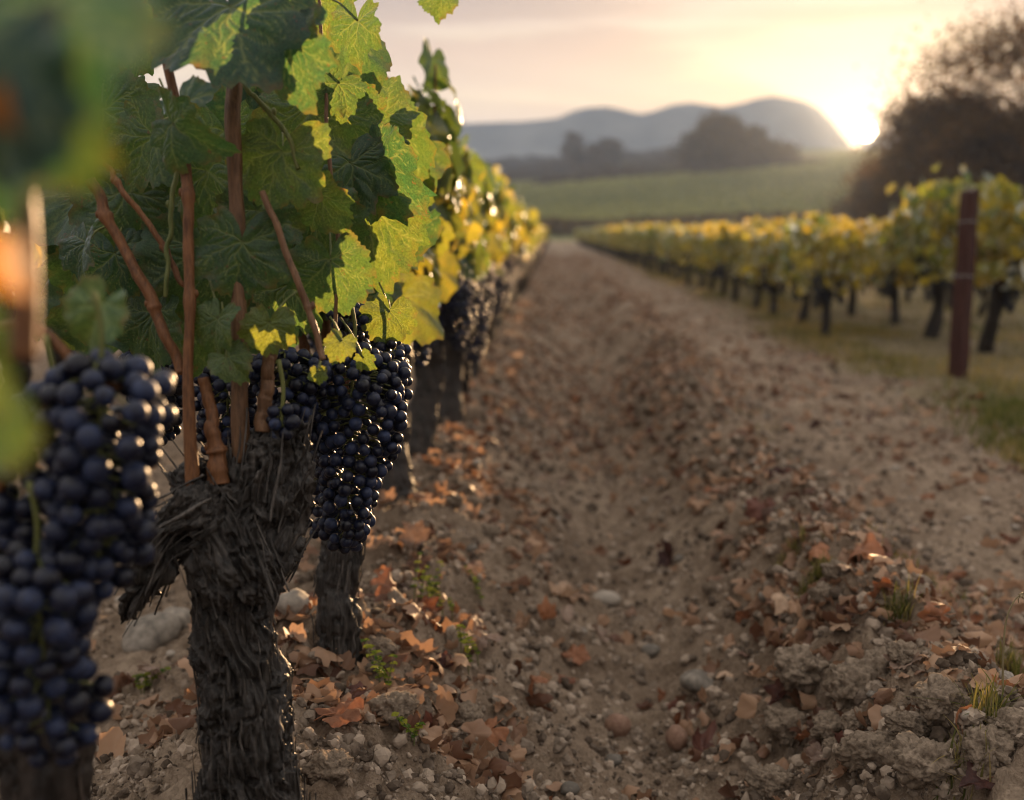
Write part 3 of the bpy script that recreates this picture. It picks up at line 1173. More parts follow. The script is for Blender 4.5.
def hero_leaf(mb, seed, px, py, d, w, ang, pitch=0.0, roll=0.0, tint=0.4, fold=0.2, droop=0.3, wave=0.085, curl=0.0, deep=None, nr=34, na=150):
    """a leaf of picture width w whose blade centre stands at (px, py), tip pointing along ang in the facing plane"""
    rng = np.random.default_rng(seed)
    s = w * d / F / 1.45
    a = math.radians(ang)
    tip = RGT * math.cos(a) + UPV * math.sin(a)
    nor = -FWD
    side = np.cross(tip, nor)
    cp, sp = math.cos(math.radians(pitch)), math.sin(math.radians(pitch))
    tip, nor = tip * cp + nor * sp, nor * cp - tip * sp
    cr_, sr_ = math.cos(math.radians(roll)), math.sin(math.radians(roll))
    nor, side = nor * cr_ + side * sr_, side * cr_ - nor * sr_
    c = at(px, py, d) - tip * s * 0.30
    V, Q, T, vein = leaf(rng, nr, na, fold, droop, wave, curl, deep)
    sh = leaf_shape(nr, na, LAST[0], LAST[1])
    mb.add(c[None] + (V * s) @ basis(tip, nor), Q, T, vein=vein, tint=tint + 0.06, lx=sh[0] + seed * 3.1, ly=sh[1], edge=sh[6])
    return c


def vine_one():
    d = V1D
    t = thing('grapevine', 'gnarled old vine in sharp focus, thick shaggy black trunk with upright brown canes', 'grapevine', base1, 0, 'grapevines of the left row')
    loc = lambda P: [tuple(np.asarray(p) - base1) for p in P]
    limbs = [
        (loc(pts_px([(252, 850), (249, 800), (246, 745), (241, 690), (236, 640), (235, 590), (240, 540)], d)), rad_px([58, 44, 39, 42, 36, 36, 42])),
        (loc(pts_px([(236, 570), (222, 528), (206, 500), (196, 486)], d - 0.02)), rad_px([40, 44, 38, 22])),
        (loc(pts_px([(200, 512), (172, 530), (154, 562), (140, 592), (126, 614)], d - 0.04)), rad_px([30, 22, 19, 15, 6])),
        (loc(pts_px([(248, 560), (272, 515), (288, 475), (297, 432)], d + 0.01)), rad_px([40, 33, 24, 11])),
        (loc(pts_px([(240, 535), (246, 490), (250, 446)], d - 0.005)), rad_px([42, 32, 17])),
        (loc(pts_px([(262, 500), (270, 455), (272, 428)], d - 0.02)), rad_px([26, 17, 8])),
    ]
    link('trunk', trunk_mesh('trunk', limbs, 0.0015, M_BARK, 3, fib=120, amp=0.0085, strips=420, lump=0.015), t)

    def cane(pl, rl, mat=M_CANE, nodes=(), dd=0.0, n=70, name='cane'):
        P, r = smooth_path(np.array(loc(pts_px(pl, d + dd))), np.array(rad_px(rl)), n)
        s = np.linspace(0, 1, n)
        for q in nodes:
            r = r * 0.77 * (1 + 0.34 * np.exp(-((s - q) / 0.016) ** 2) - 0.07 * np.exp(-((s - q - 0.035) / 0.03) ** 2))
        rg = np.random.default_rng(int(pl[0][0]))
        P = P + (np.stack([noise2(s * 9 + 31 * k_, s * 0 + pl[0][0], 4) for k_ in range(3)], 1) - 0.5) * 0.004
        r = r * (1 + 0.14 * (noise2(s * 26, s * 0 + pl[0][1], 6) - 0.5))
        ph = rg.uniform(0, 6, 3)
        V, Q, T = tube(P, r, 20, lambda ss, th: 1 + 0.05 * np.sin(th * 6 + ph[0]) + 0.04 * np.sin(th * 3 + ss * 5 + ph[1]))
        mb = MB()
        mb.add(V, Q, T)
        if nodes:
            for q in nodes:        # a bud beside each node
                kx = int(q * (n - 1))
                sd = rg.choice([-1, 1])
                Vi, Ti = ico(2)
                mb.add(P[kx] + RGT * sd * r[kx] * 1.0 + UPV * 0.002 + (Vi * np.array([0.0028, 0.0028, 0.0045])), None, Ti)
        return link(name, mb.mesh(name, mat), t)

    cane([(152, -30), (163, 40), (178, 110), (187, 190), (189, 250), (190, 330), (189, 400), (192, 490)], [6, 7, 8.4, 9, 8.6, 8.6, 9, 13], M_CANE, (0.44, 0.66), -0.045, 90)
    cane([(92, 180), (106, 212), (132, 262), (153, 305), (168, 340), (182, 372)], [8, 9, 8, 9.5, 8, 8], M_CANE, (0.22, 0.62), -0.03)
    cane([(203, 378), (209, 410), (214, 440), (219, 485)], [7, 7.5, 9, 14], M_CANE, (0.75,), -0.04)
    cane([(232, 40), (234, 90), (236, 200), (238, 330), (239, 462)], [6.5, 7, 7, 7.5, 8.5], M_CANEB, (), -0.02, 90)
    cane([(271, 345), (267, 385), (262, 430)], [6, 6.5, 8], M_CANEB, (), -0.02)
    cane([(262, 190), (279, 232), (301, 295), (314, 330), (322, 360)], [4, 4.2, 4.6, 4.2, 4], M_CANEB, (0.58,), -0.04)
    cane([(104, 162), (118, 182), (148, 222), (170, 262), (188, 292)], [3.6, 5, 4.4, 5.2, 4], M_CANE, (0.25, 0.68), -0.01)
    cane([(178, 130), (174, 195), (168, 250), (164, 296)], [2.6, 3.0, 3.0, 2.6], M_SHOOT, (0.4,), -0.02)
    cane([(318, -20), (322, 60), (330, 150), (338, 250), (335, 330)], [3, 3.4, 3.6, 3.6, 3.4], M_CANEB, (0.3, 0.7), 0.05)
    cane([(238, 70), (256, 100), (285, 130), (300, 170)], [3, 3.2, 3, 2.6], M_SHOOT, (0.5,), -0.03)

    # the leaves one can tell apart, each a part of its own
    H = [
        # seed, px, py, d, width, ang, pitch, roll, tint, fold, droop
        (1, 238, 28, d - 0.10, 168, 295, 30, -10, 0.02, 0.20, 0.35),
        (2, 292, 62, d - 0.09, 92, 285, 5, 20, 0.04, 0.25, 0.35),
        (3, 356, 34, d + 0.04, 66, 262, 0, 30, 0.20, 0.25, 0.35),
        (4, 333, 92, d + 0.05, 56, 240, 10, -20, 0.22, 0.2, 0.3),
        (5, 183, 134, d - 0.075, 78, 312, 20, 40, 0.14, 0.55, 0.8),
        (6, 276, 172, d - 0.02, 104, 252, -5, 15, 0.36, 0.12, 0.25),
        (7, 240, 262, d - 0.035, 100, 265, 0, -8, 0.16, 0.10, 0.2),
        (8, 326, 208, d + 0.02, 62, 305, -5, 25, 0.34, 0.2, 0.3),
        (9, 268, 333, d - 0.055, 52, 262, 0, -10, 0.50, 0.15, 0.3),
        (10, 214, 330, d - 0.05, 60, 250, 10, 30, 0.33, 0.45, 0.6),
        (11, 232, 362, d - 0.055, 40, 320, 20, -20, 0.40, 0.3, 0.6),
        (12, 339, 346, d - 0.02, 32, 250, 30, 0, 0.48, 0.2, 0.4),
        (13, 318, 376, d - 0.03, 20, 270, 0, 0, 0.45, 0.2, 0.4),
        (14, 333, 278, d + 0.04, 78, 275, -5, 10, 0.22, 0.2, 0.3),
        (15, 366, 362, d + 0.05, 24, 300, 0, 30, 0.38, 0.2, 0.4),
        (16, 82, 256, d + 0.02, 66, 255, 10, 45, 0.05, 0.5, 0.5),
        (17, 118, 268, d + 0.10, 78, 285, 10, -30, 0.08, 0.3, 0.4),
        (18, 143, 150, d + 0.06, 92, 240, 0, 10, 0.28, 0.2, 0.3),
        (19, 208, 190, d + 0.07, 96, 275, 0, 20, 0.30, 0.2, 0.3),
        (20, 303, 128, d + 0.09, 100, 265, 5, -10, 0.34, 0.2, 0.3),
        (21, 140, 215, d + 0.12, 110, 290, 0, 0, 0.22, 0.3, 0.4),
        (22, 285, 300, d + 0.10, 92, 255, 0, 25, 0.24, 0.3, 0.4),
        (23, 205, 270, d + 0.12, 110, 275, 5, -20, 0.20, 0.3, 0.4),
        (24, 372, 235, d + 0.26, 108, 285, 0, 5, 0.34, 0.2, 0.3),
        (25, 387, 178, d + 0.22, 96, 300, 25, 35, 0.04, 0.5, 0.5),
        (26, 386, 105, d + 0.34, 72, 75, -5, 10, 0.28, 0.25, 0.3),
        (27, 388, 322, d + 0.24, 50, 262, 0, -15, 0.42, 0.2, 0.3),
        (28, 440, 2, d - 0.03, 40, 255, 10, 15, 0.28, 0.2, 0.3),
        (29, 352, 180, d + 0.20, 90, 280, 10, -20, 0.12, 0.4, 0.4),
        (30, 318, 232, d + 0.16, 90, 270, 5, 0, 0.24, 0.3, 0.4),
        (31, 128, 30, d + 0.15, 100, 265, 0, 0, 0.30, 0.3, 0.4),
        (32, 228, 150, d + 0.16, 90, 280, 0, 15, 0.32, 0.3, 0.4),
    ]
    H += [(33, 140, 190, d + 0.14, 80, 250, 0, 15, 0.34, 0.3, 0.4), (34, 100, 130, d + 0.16, 110, 270, 10, 0, 0.26, 0.3, 0.4),
          (35, 262, 226, d + 0.05, 84, 292, 5, -15, 0.26, 0.2, 0.3), (36, 150, 332, d + 0.12, 80, 262, 0, 20, 0.20, 0.3, 0.4),
          (37, 350, 130, d + 0.24, 80, 300, 0, 10, 0.26, 0.3, 0.3), (38, 300, 18, d + 0.12, 80, 270, 0, 10, 0.34, 0.3, 0.3)]
    for (sd, px, py, dd, w, ang, pi_, ro, ti, fo, dr) in H:
        mb = MB()
        c = hero_leaf(mb, sd, px, py, dd, w, ang, pi_, ro, ti, fo, dr)
        mb.V = [v - base1 for v in mb.V]
        lf = link('leaf', mb.mesh('leaf', M_LEAF), t)
        pm = MB()
        rg = np.random.default_rng(sd + 500)
        e = c + UPV * rg.uniform(0.02, 0.06) + RGT * rg.normal(0, 0.02) + FWD * 0.03
        petiole(pm, c - base1, e - base1, 0.0012, 0.004)
        link('petiole', pm.mesh('petiole', M_SHOOT), lf)
    # leaves filling the canopy behind
    fm = MB()
    rg = np.random.default_rng(88)
    for q in range(38):
        px, py = rg.uniform(20, 340), rg.uniform(-60, 345)
        if px + py * 0.2 > 350:
            continue
        dd = d + rg.uniform(0.16, 0.42)
        if 140 < px < 240 and py < 118:
            continue
        hero_leaf(fm, 600 + q, px, py, dd, rg.uniform(60, 105), rg.uniform(220, 320), rg.uniform(-20, 40), rg.uniform(-50, 50), rg.uniform(0.10, 0.5), rg.uniform(0, 0.4), rg.uniform(0.1, 0.5), nr=14, na=70)
    fm.V = [v - base1 for v in fm.V]
    link('foliage', fm.mesh('foliage', M_LEAF), t)

    def bunch(seed, px, py, dd, w, h, rb=0.0076, bend=0.0, nmax=330):
        top = at(px, py, dd)
        mb, st = cluster_mb(seed, h * dd / F, w * dd / F / 2, rb, nmax, 2, bend)
        g = link('grape_cluster', mb.mesh('grape_cluster', M_BERRY), t, top - base1)
        g.rotation_euler = (0, 0, 0.3)
        link('stem', st.mesh('stem', M_SHOOT), g)
        return g
    bunch(11, 285, 352, d + 0.06, 82, 78, bend=0.1)
    bunch(12, 226, 430 - 62, d + 0.16, 76, 90)
    bunch(13, 152, 352, d + 0.20, 74, 90)
    bunch(14, 280, 408, d - 0.03, 26, 36, bend=0.0, nmax=10)
    return t


vine_one()


def vine_two():
    b = on_ground(341, 652)
    d = float((b - CAM) @ FWD)
    t = thing('grapevine', 'vine bearing the long sharp blue-black grape cluster, its slim trunk below it', 'grapevine', b, 0, 'grapevines of the left row')
    loc = lambda P: [tuple(np.asarray(p) - b) for p in P]
    limbs = [(loc(pts_px([(342, 690), (340, 640), (337, 590), (345, 540), (352, 490), (345, 440)], d)), rad_px([24, 21, 18, 18, 21, 24], d)),
             (loc(pts_px([(346, 460), (330, 420), (318, 395)], d)), rad_px([20, 14, 9], d)),
             (loc(pts_px([(346, 460), (366, 425), (372, 400)], d)), rad_px([20, 14, 9], d))]
    link('trunk', trunk_mesh('trunk', limbs, 0.003, M_BARK, 13, fib=120, amp=0.006, strips=120), t)
    for pl, rl in (([(330, 400), (326, 300), (332, 180), (340, 60)], [5, 4.5, 4, 3]), ([(368, 405), (372, 300), (366, 200), (380, 110)], [5, 4.5, 4, 3]),
                   ([(350, 420), (352, 330), (346, 220)], [5, 4, 3]), ([(318, 400), (290, 280), (280, 150)], [5, 4, 3]), ([(345, 425), (345, 340)], [3, 2.4])):
        P, r = smooth_path(np.array(loc(pts_px(pl, d))), np.array(rad_px(rl, d)), 50)
        mb = MB()
        mb.add(*tube(P, r * (1 + 0.3 * (np.arange(50) % 11 == 0)), 10))
        link('cane', mb.mesh('cane', M_CANE), t)
    fm = MB()
    rg = np.random.default_rng(99)
    for q in range(120):
        px = rg.normal(335, 45)
        top = 60 + max(0, px - 330) * 1.0
        py = rg.uniform(top, 335)
        if px > 425 or (py < 150 and px > 395):
            continue
        dd = d + rg.uniform(-0.16, 0.28)
        yel = np.clip(0.16 + 0.20 * (px - 330) / 70 + rg.normal(0, 0.16), 0.02, 0.85)
        hero_leaf(fm, 900 + q, px, py, dd, rg.uniform(45, 88), rg.uniform(225, 330), rg.uniform(-20, 45), rg.uniform(-55, 55), yel, rg.uniform(0, 0.5), rg.uniform(0.1, 0.6), nr=12, na=64)
    fm.V = [v - b for v in fm.V]
    link('foliage', fm.mesh('foliage', M_LEAF), t)

    def bunch(seed, px, py, dd, w, h, rb=0.0076, bend=0.0, nmax=460, rz=0.0, sub=2):
        top = at(px, py, dd)
        mb, st = cluster_mb(seed, h * dd / F, w * dd / F / 2, rb, nmax, sub, bend)
        g = link('grape_cluster', mb.mesh('grape_cluster', M_BERRY), t, top - b)
        g.rotation_euler = (0, 0, rz)
        link('stem', st.mesh('stem', M_SHOOT), g)
        return g
    bunch(21, 352, 346, V1D + 0.10, 104, 210, sub=3, bend=-0.06)
    bunch(22, 388, 338, V1D + 0.26, 52, 74)
    bunch(23, 352, 306, V1D + 0.26, 46, 44)
    bunch(24, 322, 430, V1D + 0.22, 50, 110)


vine_two()


def vine_zero():
    """the nearest vine, mostly out of frame at the left, far out of focus"""
    b = np.array([-0.395, 0.80, 0.0])
    b[2] = gz1(b[0], b[1])
    t = thing('grapevine', 'nearest vine at far left, heavily blurred, with large dark grape clusters in front', 'grapevine', b, 0, 'grapevines of the left row')
    loc = lambda P: [tuple(np.asarray(p) - b) for p in P]
    d = 0.86
    limbs = [(loc(pts_px([(52, 1000), (50, 900), (46, 800), (40, 700), (20, 600), (-30, 520)], d)), rad_px([52, 46, 42, 40, 40, 44], d)),
             (loc(pts_px([(-20, 540), (-60, 440), (-70, 380)], d)), rad_px([36, 30, 20], d))]
    link('trunk', trunk_mesh('trunk', limbs, 0.004, M_BARKF, 23, fib=120, amp=0.006, strips=60), t)
    for pl, rl, dd in (([(24, 360), (26, 270), (20, 170), (6, 60), (-20, -60)], [13, 13, 13, 12, 10], 0.46),
                       ([(-20, 520), (40, 420), (70, 372), (120, 388)], [5, 5, 4.5, 4], 0.78),
                       ([(100, 395), (40, 330), (-20, 330)], [5, 6, 7], 0.80)):
        P, r = smooth_path(np.array(loc(pts_px(pl, dd))), np.array(rad_px(rl, dd)), 40)
        mb = MB()
        mb.add(*tube(P, r, 12))
        link('cane', mb.mesh('cane', M_CANE), t)
    H = [(1, 40, 40, 0.30, 240, 285, 25, -10, -0.12, 0.2, 0.3), (2, -5, 120, 0.31, 210, 262, 0, 20, -0.10, 0.3, 0.3), (3, 66, 150, 0.33, 110, 275, -10, 10, 0.14, 0.2, 0.3),
         (4, -60, 300, 0.30, 190, 280, 0, 30, 0.14, 0.3, 0.3), (5, -34, 385, 0.31, 130, 270, 0, 20, 0.24, 0.3, 0.3), (6, 0, 440, 0.33, 80, 290, 10, -10, 0.12, 0.3, 0.3),
         (7, 96, 318, 0.80, 70, 240, 0, 20, 0.34, 0.3, 0.3), (8, -60, 20, 0.33, 220, 270, 0, 0, -0.06, 0.3, 0.3), (9, 90, 10, 0.36, 100, 300, 0, 0, 0.30, 0.3, 0.3)]
    for (sd, px, py, dd, w, ang, pi_, ro, ti, fo, dr) in H:
        mb = MB()
        hero_leaf(mb, sd + 40, px, py, dd, w, ang, pi_, ro, ti, fo, dr, nr=16, na=80)
        mb.V = [v - b for v in mb.V]
        link('leaf', mb.mesh('leaf', M_LEAFZ), t)
    for sd, py, w in ((3, 268, 62), (5, 112, 46)):  # leaf-shaped blades coloured orange to stand in for sunlight on a cane
        mb = MB()
        hero_leaf(mb, sd, 26 - (py < 200) * 14, py, 0.285, w, 272, 0, 35, 0.5, 1.6, 0.2, 0.05, nr=14, na=60)
        mb.V = [v - b for v in mb.V]
        lf = link('leaf', mb.mesh('leaf', dry_leaf_material('sunlit_cane_orange', (0.28, 0.10, 0.02), (0.48, 0.22, 0.045), 0.7)), t)
        lf['label'] = 'narrow folded orange blade standing in for a sunlit cane'

    def bunch(seed, px, py, dd, w, h, rb=0.0096, bend=0.0, nmax=260, rz=0.0):
        top = at(px, py, dd)
        mb, st = cluster_mb(seed, h * dd / F, w * dd / F / 2, rb, nmax, 2, bend)
        g = link('grape_cluster', mb.mesh('grape_cluster', M_BERRY), t, top - b)
        g.rotation_euler = (0, 0, rz)
        link('stem', st.mesh('stem', M_SHOOT), g)
    bunch(31, 98, 360, 0.76, 152, 240, bend=-0.08)
    bunch(32, 34, 550, 0.75, 136, 220, bend=0.02)
    bunch(33, 50, 400, 0.80, 130, 240)


vine_zero()


# ------------------------------------------------------------------ post at the row end
def build_post():
    b = on_ground(957, 377)
    d = float((b - CAM) @ FWD)
    top = at(967, 193, d)
    hgt = top[2] - b[2]
    o = thing('vineyard_post', 'dark red-brown row-end post standing in the grass in front of the right vines', 'post', b, 0.5)
    import bmesh
    w = 14.5 * d / F / 2
    bm = bmesh.new()
    ring = [(-w, -w), (w, -w), (w, w * 0.8), (-w, w * 0.8)]
    nz_ = 12
    rg = np.random.default_rng(4)
    layers = []
    for kk in range(nz_ + 1):
        z = -0.1 + (hgt + 0.1) * kk / nz_
        s = 1.0 - 0.06 * kk / nz_
        layers.append([bm.verts.new((x * s + rg.normal(0, 0.001), y * s + rg.normal(0, 0.001), z + (0.018 * (x > 0) if kk == nz_ else 0))) for x, y in ring])
    for a, c in zip(layers[:-1], layers[1:]):
        for q in range(4):
            bm.faces.new([a[q], a[(q + 1) % 4], c[(q + 1) % 4], c[q]])
    bm.faces.new(layers[-1])
    bm.faces.new(layers[0][::-1])
    bmesh.ops.bevel(bm, geom=[e for e in bm.edges if abs(e.verts[0].co.z - e.verts[1].co.z) > 0.05], offset=0.006, segments=2, affect='EDGES')
    me = bpy.data.meshes.new('post_shaft')
    bm.to_mesh(me)
    bm.free()
    me.materials.append(bark_material('weathered_red_wood', (0.030, 0.009, 0.007), (0.10, 0.034, 0.025), (90, 90, 4), 0.6))
    link('shaft', me, o)
    mb = MB()
    for zz in (hgt * 0.55, hgt * 0.84):
        th = np.linspace(0, 2 * np.pi, 24, endpoint=False)
        P = np.stack([np.cos(th) * w * 1.45, np.sin(th) * w * 1.40, zz + 0.004 * np.sin(th * 2)], 1)
        mb.add(*tube(np.vstack([P, P[:1]]), 0.0022, 6))
    link('wire_tie', mb.mesh('wire_tie', simple_mat('galvanised_wire', (0.20, 0.19, 0.18), (0.34, 0.33, 0.31), 30, 0.45, 0.1, 0.001, 0.5)), o)


build_post()


# ------------------------------------------------------------------ stones, clods, gravel
rs = np.random.default_rng(21)


def lump_mesh(name, seed, mat, sub=4, rough=0.35, freq=2.2, flat=0.75, fine=0.08):
    V, T = ico(sub)
    n = fbm3(V * freq + seed * 7.7, 3, seed) - 0.5
    n2 = np.abs(fbm3(V * freq * 4 + seed * 3.1, 3, seed + 9) - 0.5)
    rg = np.random.default_rng(seed)
    W = V * (1 + rough * 2 * n - fine * 3 * n2)[:, None] * np.array([1, rg.uniform(0.7, 1.0), flat * rg.uniform(0.85, 1.1)])
    mb = MB()
    mb.add(W, None, T)
    return mb.mesh(name, mat)


STONES = [lump_mesh('stone', s, M_STONE, 3, 0.22, 1.4, 0.62, 0.02) for s in range(6)]
CLODS = [lump_mesh('soil_clod', s + 20, M_CLOD, 5, 0.40, 2.2, 0.72, 0.22) for s in range(7)]


def put(name, me, x, y, r, label, cat, group=None, sink=0.25, rng=rs):
    o = thing(name, label, cat, (x, y, gz1(x, y) + r * (0.62 - sink)), 0, group, me)
    o.scale = (r, r, r)
    o.rotation_euler = (rng.uniform(-0.4, 0.4), rng.uniform(-0.4, 0.4), rng.uniform(0, 6.28))
    return o


# clods along the right-hand ridge and under the focused vine
for (px, py, w, lab) in [
        (922, 775, 62, 'largest round crusted soil clod at the lower right of the ridge'),
        (868, 765, 56, 'rough grey soil clod in front of the ridge beside the largest clod'),
        (855, 700, 60, 'tall cracked soil clod on the left shoulder of the right-hand ridge'),
        (800, 682, 52, 'weathered grey clod at the edge of the bare trough, ridge side'),
        (940, 712, 50, 'broken flat-topped clod near the grass at the right'),
        (905, 735, 36, 'small brown clod wedged between larger clods and a rust leaf'),
        (985, 760, 44, 'pale tilted clod beside the grass tuft at right corner'),
        (830, 735, 34, 'small dark clod below the cracked clod'),
        (395, 720, 46, 'lumpy clod right of the focused trunk on the left berm'),
        (330, 778, 40, 'crumbly clod touching the foot of the focused trunk'),
        (790, 735, 44, 'low crusted clod at the foot of the ridge beside the trough'),
        (880, 680, 46, 'upright cracked clod among leaves just behind the flat-topped clod'),
        (770, 790, 40, 'rounded clod at the bottom edge below the ridge foot'),
        (1010, 740, 46, 'rough clod cut by the right edge of the frame')]:
    p = on_ground(px, py)
    dd = float((p - CAM) @ FWD)
    put('soil_clod', CLODS[int(rs.integers(7))], p[0], p[1], 1.22 * w * dd / F / 2, lab, 'soil clod', 'large clods of dry soil')
for i in range(60):
    y = rs.uniform(1.35, 4.2)
    if rs.random() < 0.65:
        x, z_ = rs.normal(0.56, 0.16), 'on the right-hand ridge'
    else:
        x, z_ = rs.normal(-0.22, 0.13), 'on the left berm'
    put('soil_clod', CLODS[int(rs.integers(7))], x, y, rs.uniform(0.012, 0.028), 'small dry grey-brown clod among many ' + z_, 'soil clod', 'small clods ' + z_)
# two round red-brown stones in the trough
for px, py, lab in ((618, 726, 'round reddish-brown stone in the trough, the left one of the pair'), (676, 738, 'round reddish-brown stone in the trough, the right one of the pair')):
    p = on_ground(px, py + 8)
    o = put('round_stone', lump_mesh('round_stone', int(px), M_REDSTONE, 4, 0.10, 1.2, 0.95, 0.01), p[0], p[1], 0.0225, lab, 'stone', 'pair of round stones', sink=-0.02)
# paler stones with places of their own
for px, py, w, lab in ((605, 605, 30, 'flat pale stone in mid trough beside rust leaves'), (150, 645, 60, 'long pale stone lying left of the focused trunk'),
                       (175, 628, 40, 'rounded stone close behind the drooping bark stub of the focused vine'), (700, 690, 40, 'whitish flat stone at the right edge of the trough'),
                       (768, 602, 22, 'rounded stone among leaves on the ridge'), (295, 610, 38, 'rounded pale stone lying between the focused trunk and the slim trunk behind it'),
                       (970, 722, 20, 'small smooth stone next to a rust leaf at right'), (650, 655, 20, 'small pale stone in the middle of the trough')):
    p = on_ground(px, py)
    dd = float((p - CAM) @ FWD)
    put('stone', STONES[int(rs.integers(6))], p[0], p[1], w * dd / F / 2, lab, 'stone', 'larger pale stones')
for i in range(110):
    y = 1.3 + 4.5 * rs.random() ** 1.6
    x = rs.uniform(-0.95, 1.7)
    zone = 'beneath the left vines' if x < -0.05 else 'in the bare trough' if x < 0.36 else 'on the right-hand ridge' if x < 0.85 else 'on the right-hand track'
    put('stone', STONES[int(rs.integers(6))], x, y, rs.uniform(0.007, 0.017), 'small pale pebble-sized stone among many ' + zone, 'stone', 'small stones ' + zone, sink=0.1)


def build_gravel():
    mb = MB()
    Vi, Ti = ico(1)
    rg = np.random.default_rng(31)
    n = 46000
    y = 1.15 + 8.5 * rg.random(n) ** 2.0
    x = rg.uniform(-1, 1, n) * (0.62 * y + 0.1) + 0.05 * y
    ok = fbm2(x * 5, y * 5, 2, 60) + 0.35 * rg.random(n) > 0.54
    x, y = x[ok], y[ok]
    z = ground_z(x, y)
    for xx, yy_, zz in zip(x, y, z):
        r = (0.0016 + 0.0068 * rg.random() ** 3.0) * (1 + 0.12 * yy_)
        W = Vi * (1 + rg.normal(0, 0.16, len(Vi)))[:, None] * np.array([1, rg.uniform(0.6, 1), rg.uniform(0.4, 0.8)]) * r
        mb.add(np.array([xx, yy_, zz + r * 0.15]) + W @ rot_rand(rg), None, Ti)
    n = 13000          # crumbs of dry soil along the berm and the ridge
    Vi, Ti = ico(2)
    y = 1.2 + 5 * rg.random(n) ** 1.7
    u = rg.random(n)
    x = np.where(u < 0.38, rg.normal(0.57, 0.18, n), np.where(u < 0.66, rg.normal(-0.22, 0.18, n), rg.uniform(-0.1, 0.9, n) + (u > 0.92) * 0.9))
    z = ground_z(x, y)
    base = [Vi * (1 + 0.9 * (fbm3(Vi * 2.2 + 5.1 * q, 2, q) - 0.5))[:, None] for q in range(12)]
    for q in range(n):
        r = (0.0022 + 0.0105 * rg.random() ** 3.0) * (1 + 0.08 * y[q])
        W = base[q % 12] * np.array([1, rg.uniform(0.7, 1), rg.uniform(0.5, 0.9)]) * r
        mb.add(np.array([x[q], y[q], z[q] + r * 0.2]) + W @ rot_rand(rg), None, Ti)
    setting('gravel', mb.mesh('gravel', simple_mat('gravel_mix', (0.075, 0.054, 0.039), (0.30, 0.232, 0.175), 30, 0.9, 0.4, 0.002, 0.15, rand=True), smooth=False), 'stuff')


build_gravel()


# ------------------------------------------------------------------ fallen leaves
def dry_leaf_mesh(seed, mat, nr=9, na=56):
    rg = np.random.default_rng(seed)
    V, Q, T, vein = leaf(rg, nr, na, fold=rg.uniform(-0.2, 0.5), droop=rg.uniform(-0.6, 0.4), wave=rg.uniform(0.14, 0.34), curl=rg.choice([-1, 1]) * rg.uniform(0.5, 1.15), deep=rg.choice([0.5, 0.7, 0.85]))
    V = V - V.mean(0)
    V[:, 2] += 0.30 * (fbm3(V * 3 + seed, 2, seed) - 0.5)
    ln = np.linalg.norm(V, axis=1).max()
    mb = MB()
    mb.add(V / ln, Q, T, vein=vein * 0.8, tint=rg.random())
    st = np.array([(0, -0.05, 0.02), (0.03, -0.4, 0.10), (0.1, -0.7, 0.06)]) + V[0] * 0.3
    Vt, Qt, Tt = tube(st, [0.022, 0.018, 0.014], 5)
    mb.add(Vt / ln, Qt, Tt, vein=1.0, tint=0.2)
    return mb.mesh('fallen_leaf', mat)


DRYM = {c: [dry_leaf_mesh(700 + 17 * i + 5 * q, m) for q in range(5)] for i, (c, m) in enumerate(DRY.items())}
rl = np.random.default_rng(41)


def put_leaf(x, y, s, col, label, group, k=None, lift=0.3, tilt=0.5):
    me = DRYM[col][int(rl.integers(5)) if k is None else k]
    o = thing('fallen_leaf', label, 'dead leaf', (x, y, gz1(x, y) + s * lift), 0, group, me)
    o.scale = (s, s, s)
    o.rotation_euler = (rl.normal(0, tilt), rl.normal(0, tilt), rl.uniform(0, 6.28))
    return o


hero_dry = [
    (338, 722, 46, 'rust brown', 'large folded rust leaf propped against the right foot of the focused trunk'),
    (318, 775, 40, 'pale tan', 'pale brown leaf lying at the foot of the focused trunk'),
    (843, 748, 34, 'dark maroon', 'dark folded leaf below the cracked clod on the ridge'),
    (808, 742, 24, 'rust brown', 'red-orange leaf left of the dark folded leaf near the ridge foot'),
    (960, 730, 34, 'rust brown', 'red-brown leaf by the small smooth stone at right'),
    (985, 790, 46, 'dark maroon', 'maroon leaf at the lower right edge of the frame'),
    (705, 755, 48, 'dark maroon', 'dark flat leaf right of the two round stones'),
    (862, 562, 44, 'rust brown', 'bright rust-brown leaf beside the grass patch on the ridge'),
    (845, 630, 30, 'pale tan', 'long pale tan leaf on top of the ridge'),
    (785, 608, 34, 'pale tan', 'pale tan curled leaf on the ridge beside the rounded stone'),
    (905, 668, 36, 'grey brown', 'broad grey-brown leaf above the clods at right'),
    (1000, 690, 34, 'rust brown', 'dark rust leaf by the tall dry stem at right'),
    (668, 565, 34, 'dark maroon', 'dark red leaf alone in the trough'),
    (565, 600, 34, 'pale tan', 'sunlit pale leaf on the slope of the left berm'),
    (535, 690, 34, 'rust brown', 'orange-brown leaf halfway down the left berm slope'),
    (485, 648, 38, 'grey brown', 'grey-brown leaf standing on edge on the left berm'),
    (520, 632, 26, 'pale tan', 'glowing pale orange leaf near the middle of the left berm'),
    (575, 662, 26, 'rust brown', 'small rust leaf at the foot of the left berm'),
    (390, 598, 40, 'rust brown', 'rust leaf among the pile behind the small weeds'),
    (415, 545, 34, 'grey brown', 'dull brown leaf by the third vine of the left row'),
    (820, 760, 30, 'grey brown', 'torn grey-brown leaf at the front of the ridge foot'),
    (600, 640, 26, 'grey brown', 'dull leaf in the trough below the flat pale stone'),
    (155, 680, 44, 'grey brown', 'dull brown leaf on the soil left of the focused trunk'),
    (225, 640, 30, 'rust brown', 'rust leaf partly hidden behind the focused trunk'),
    (760, 520, 40, 'dark maroon', 'dark leaf in the pile high on the ridge'),
]
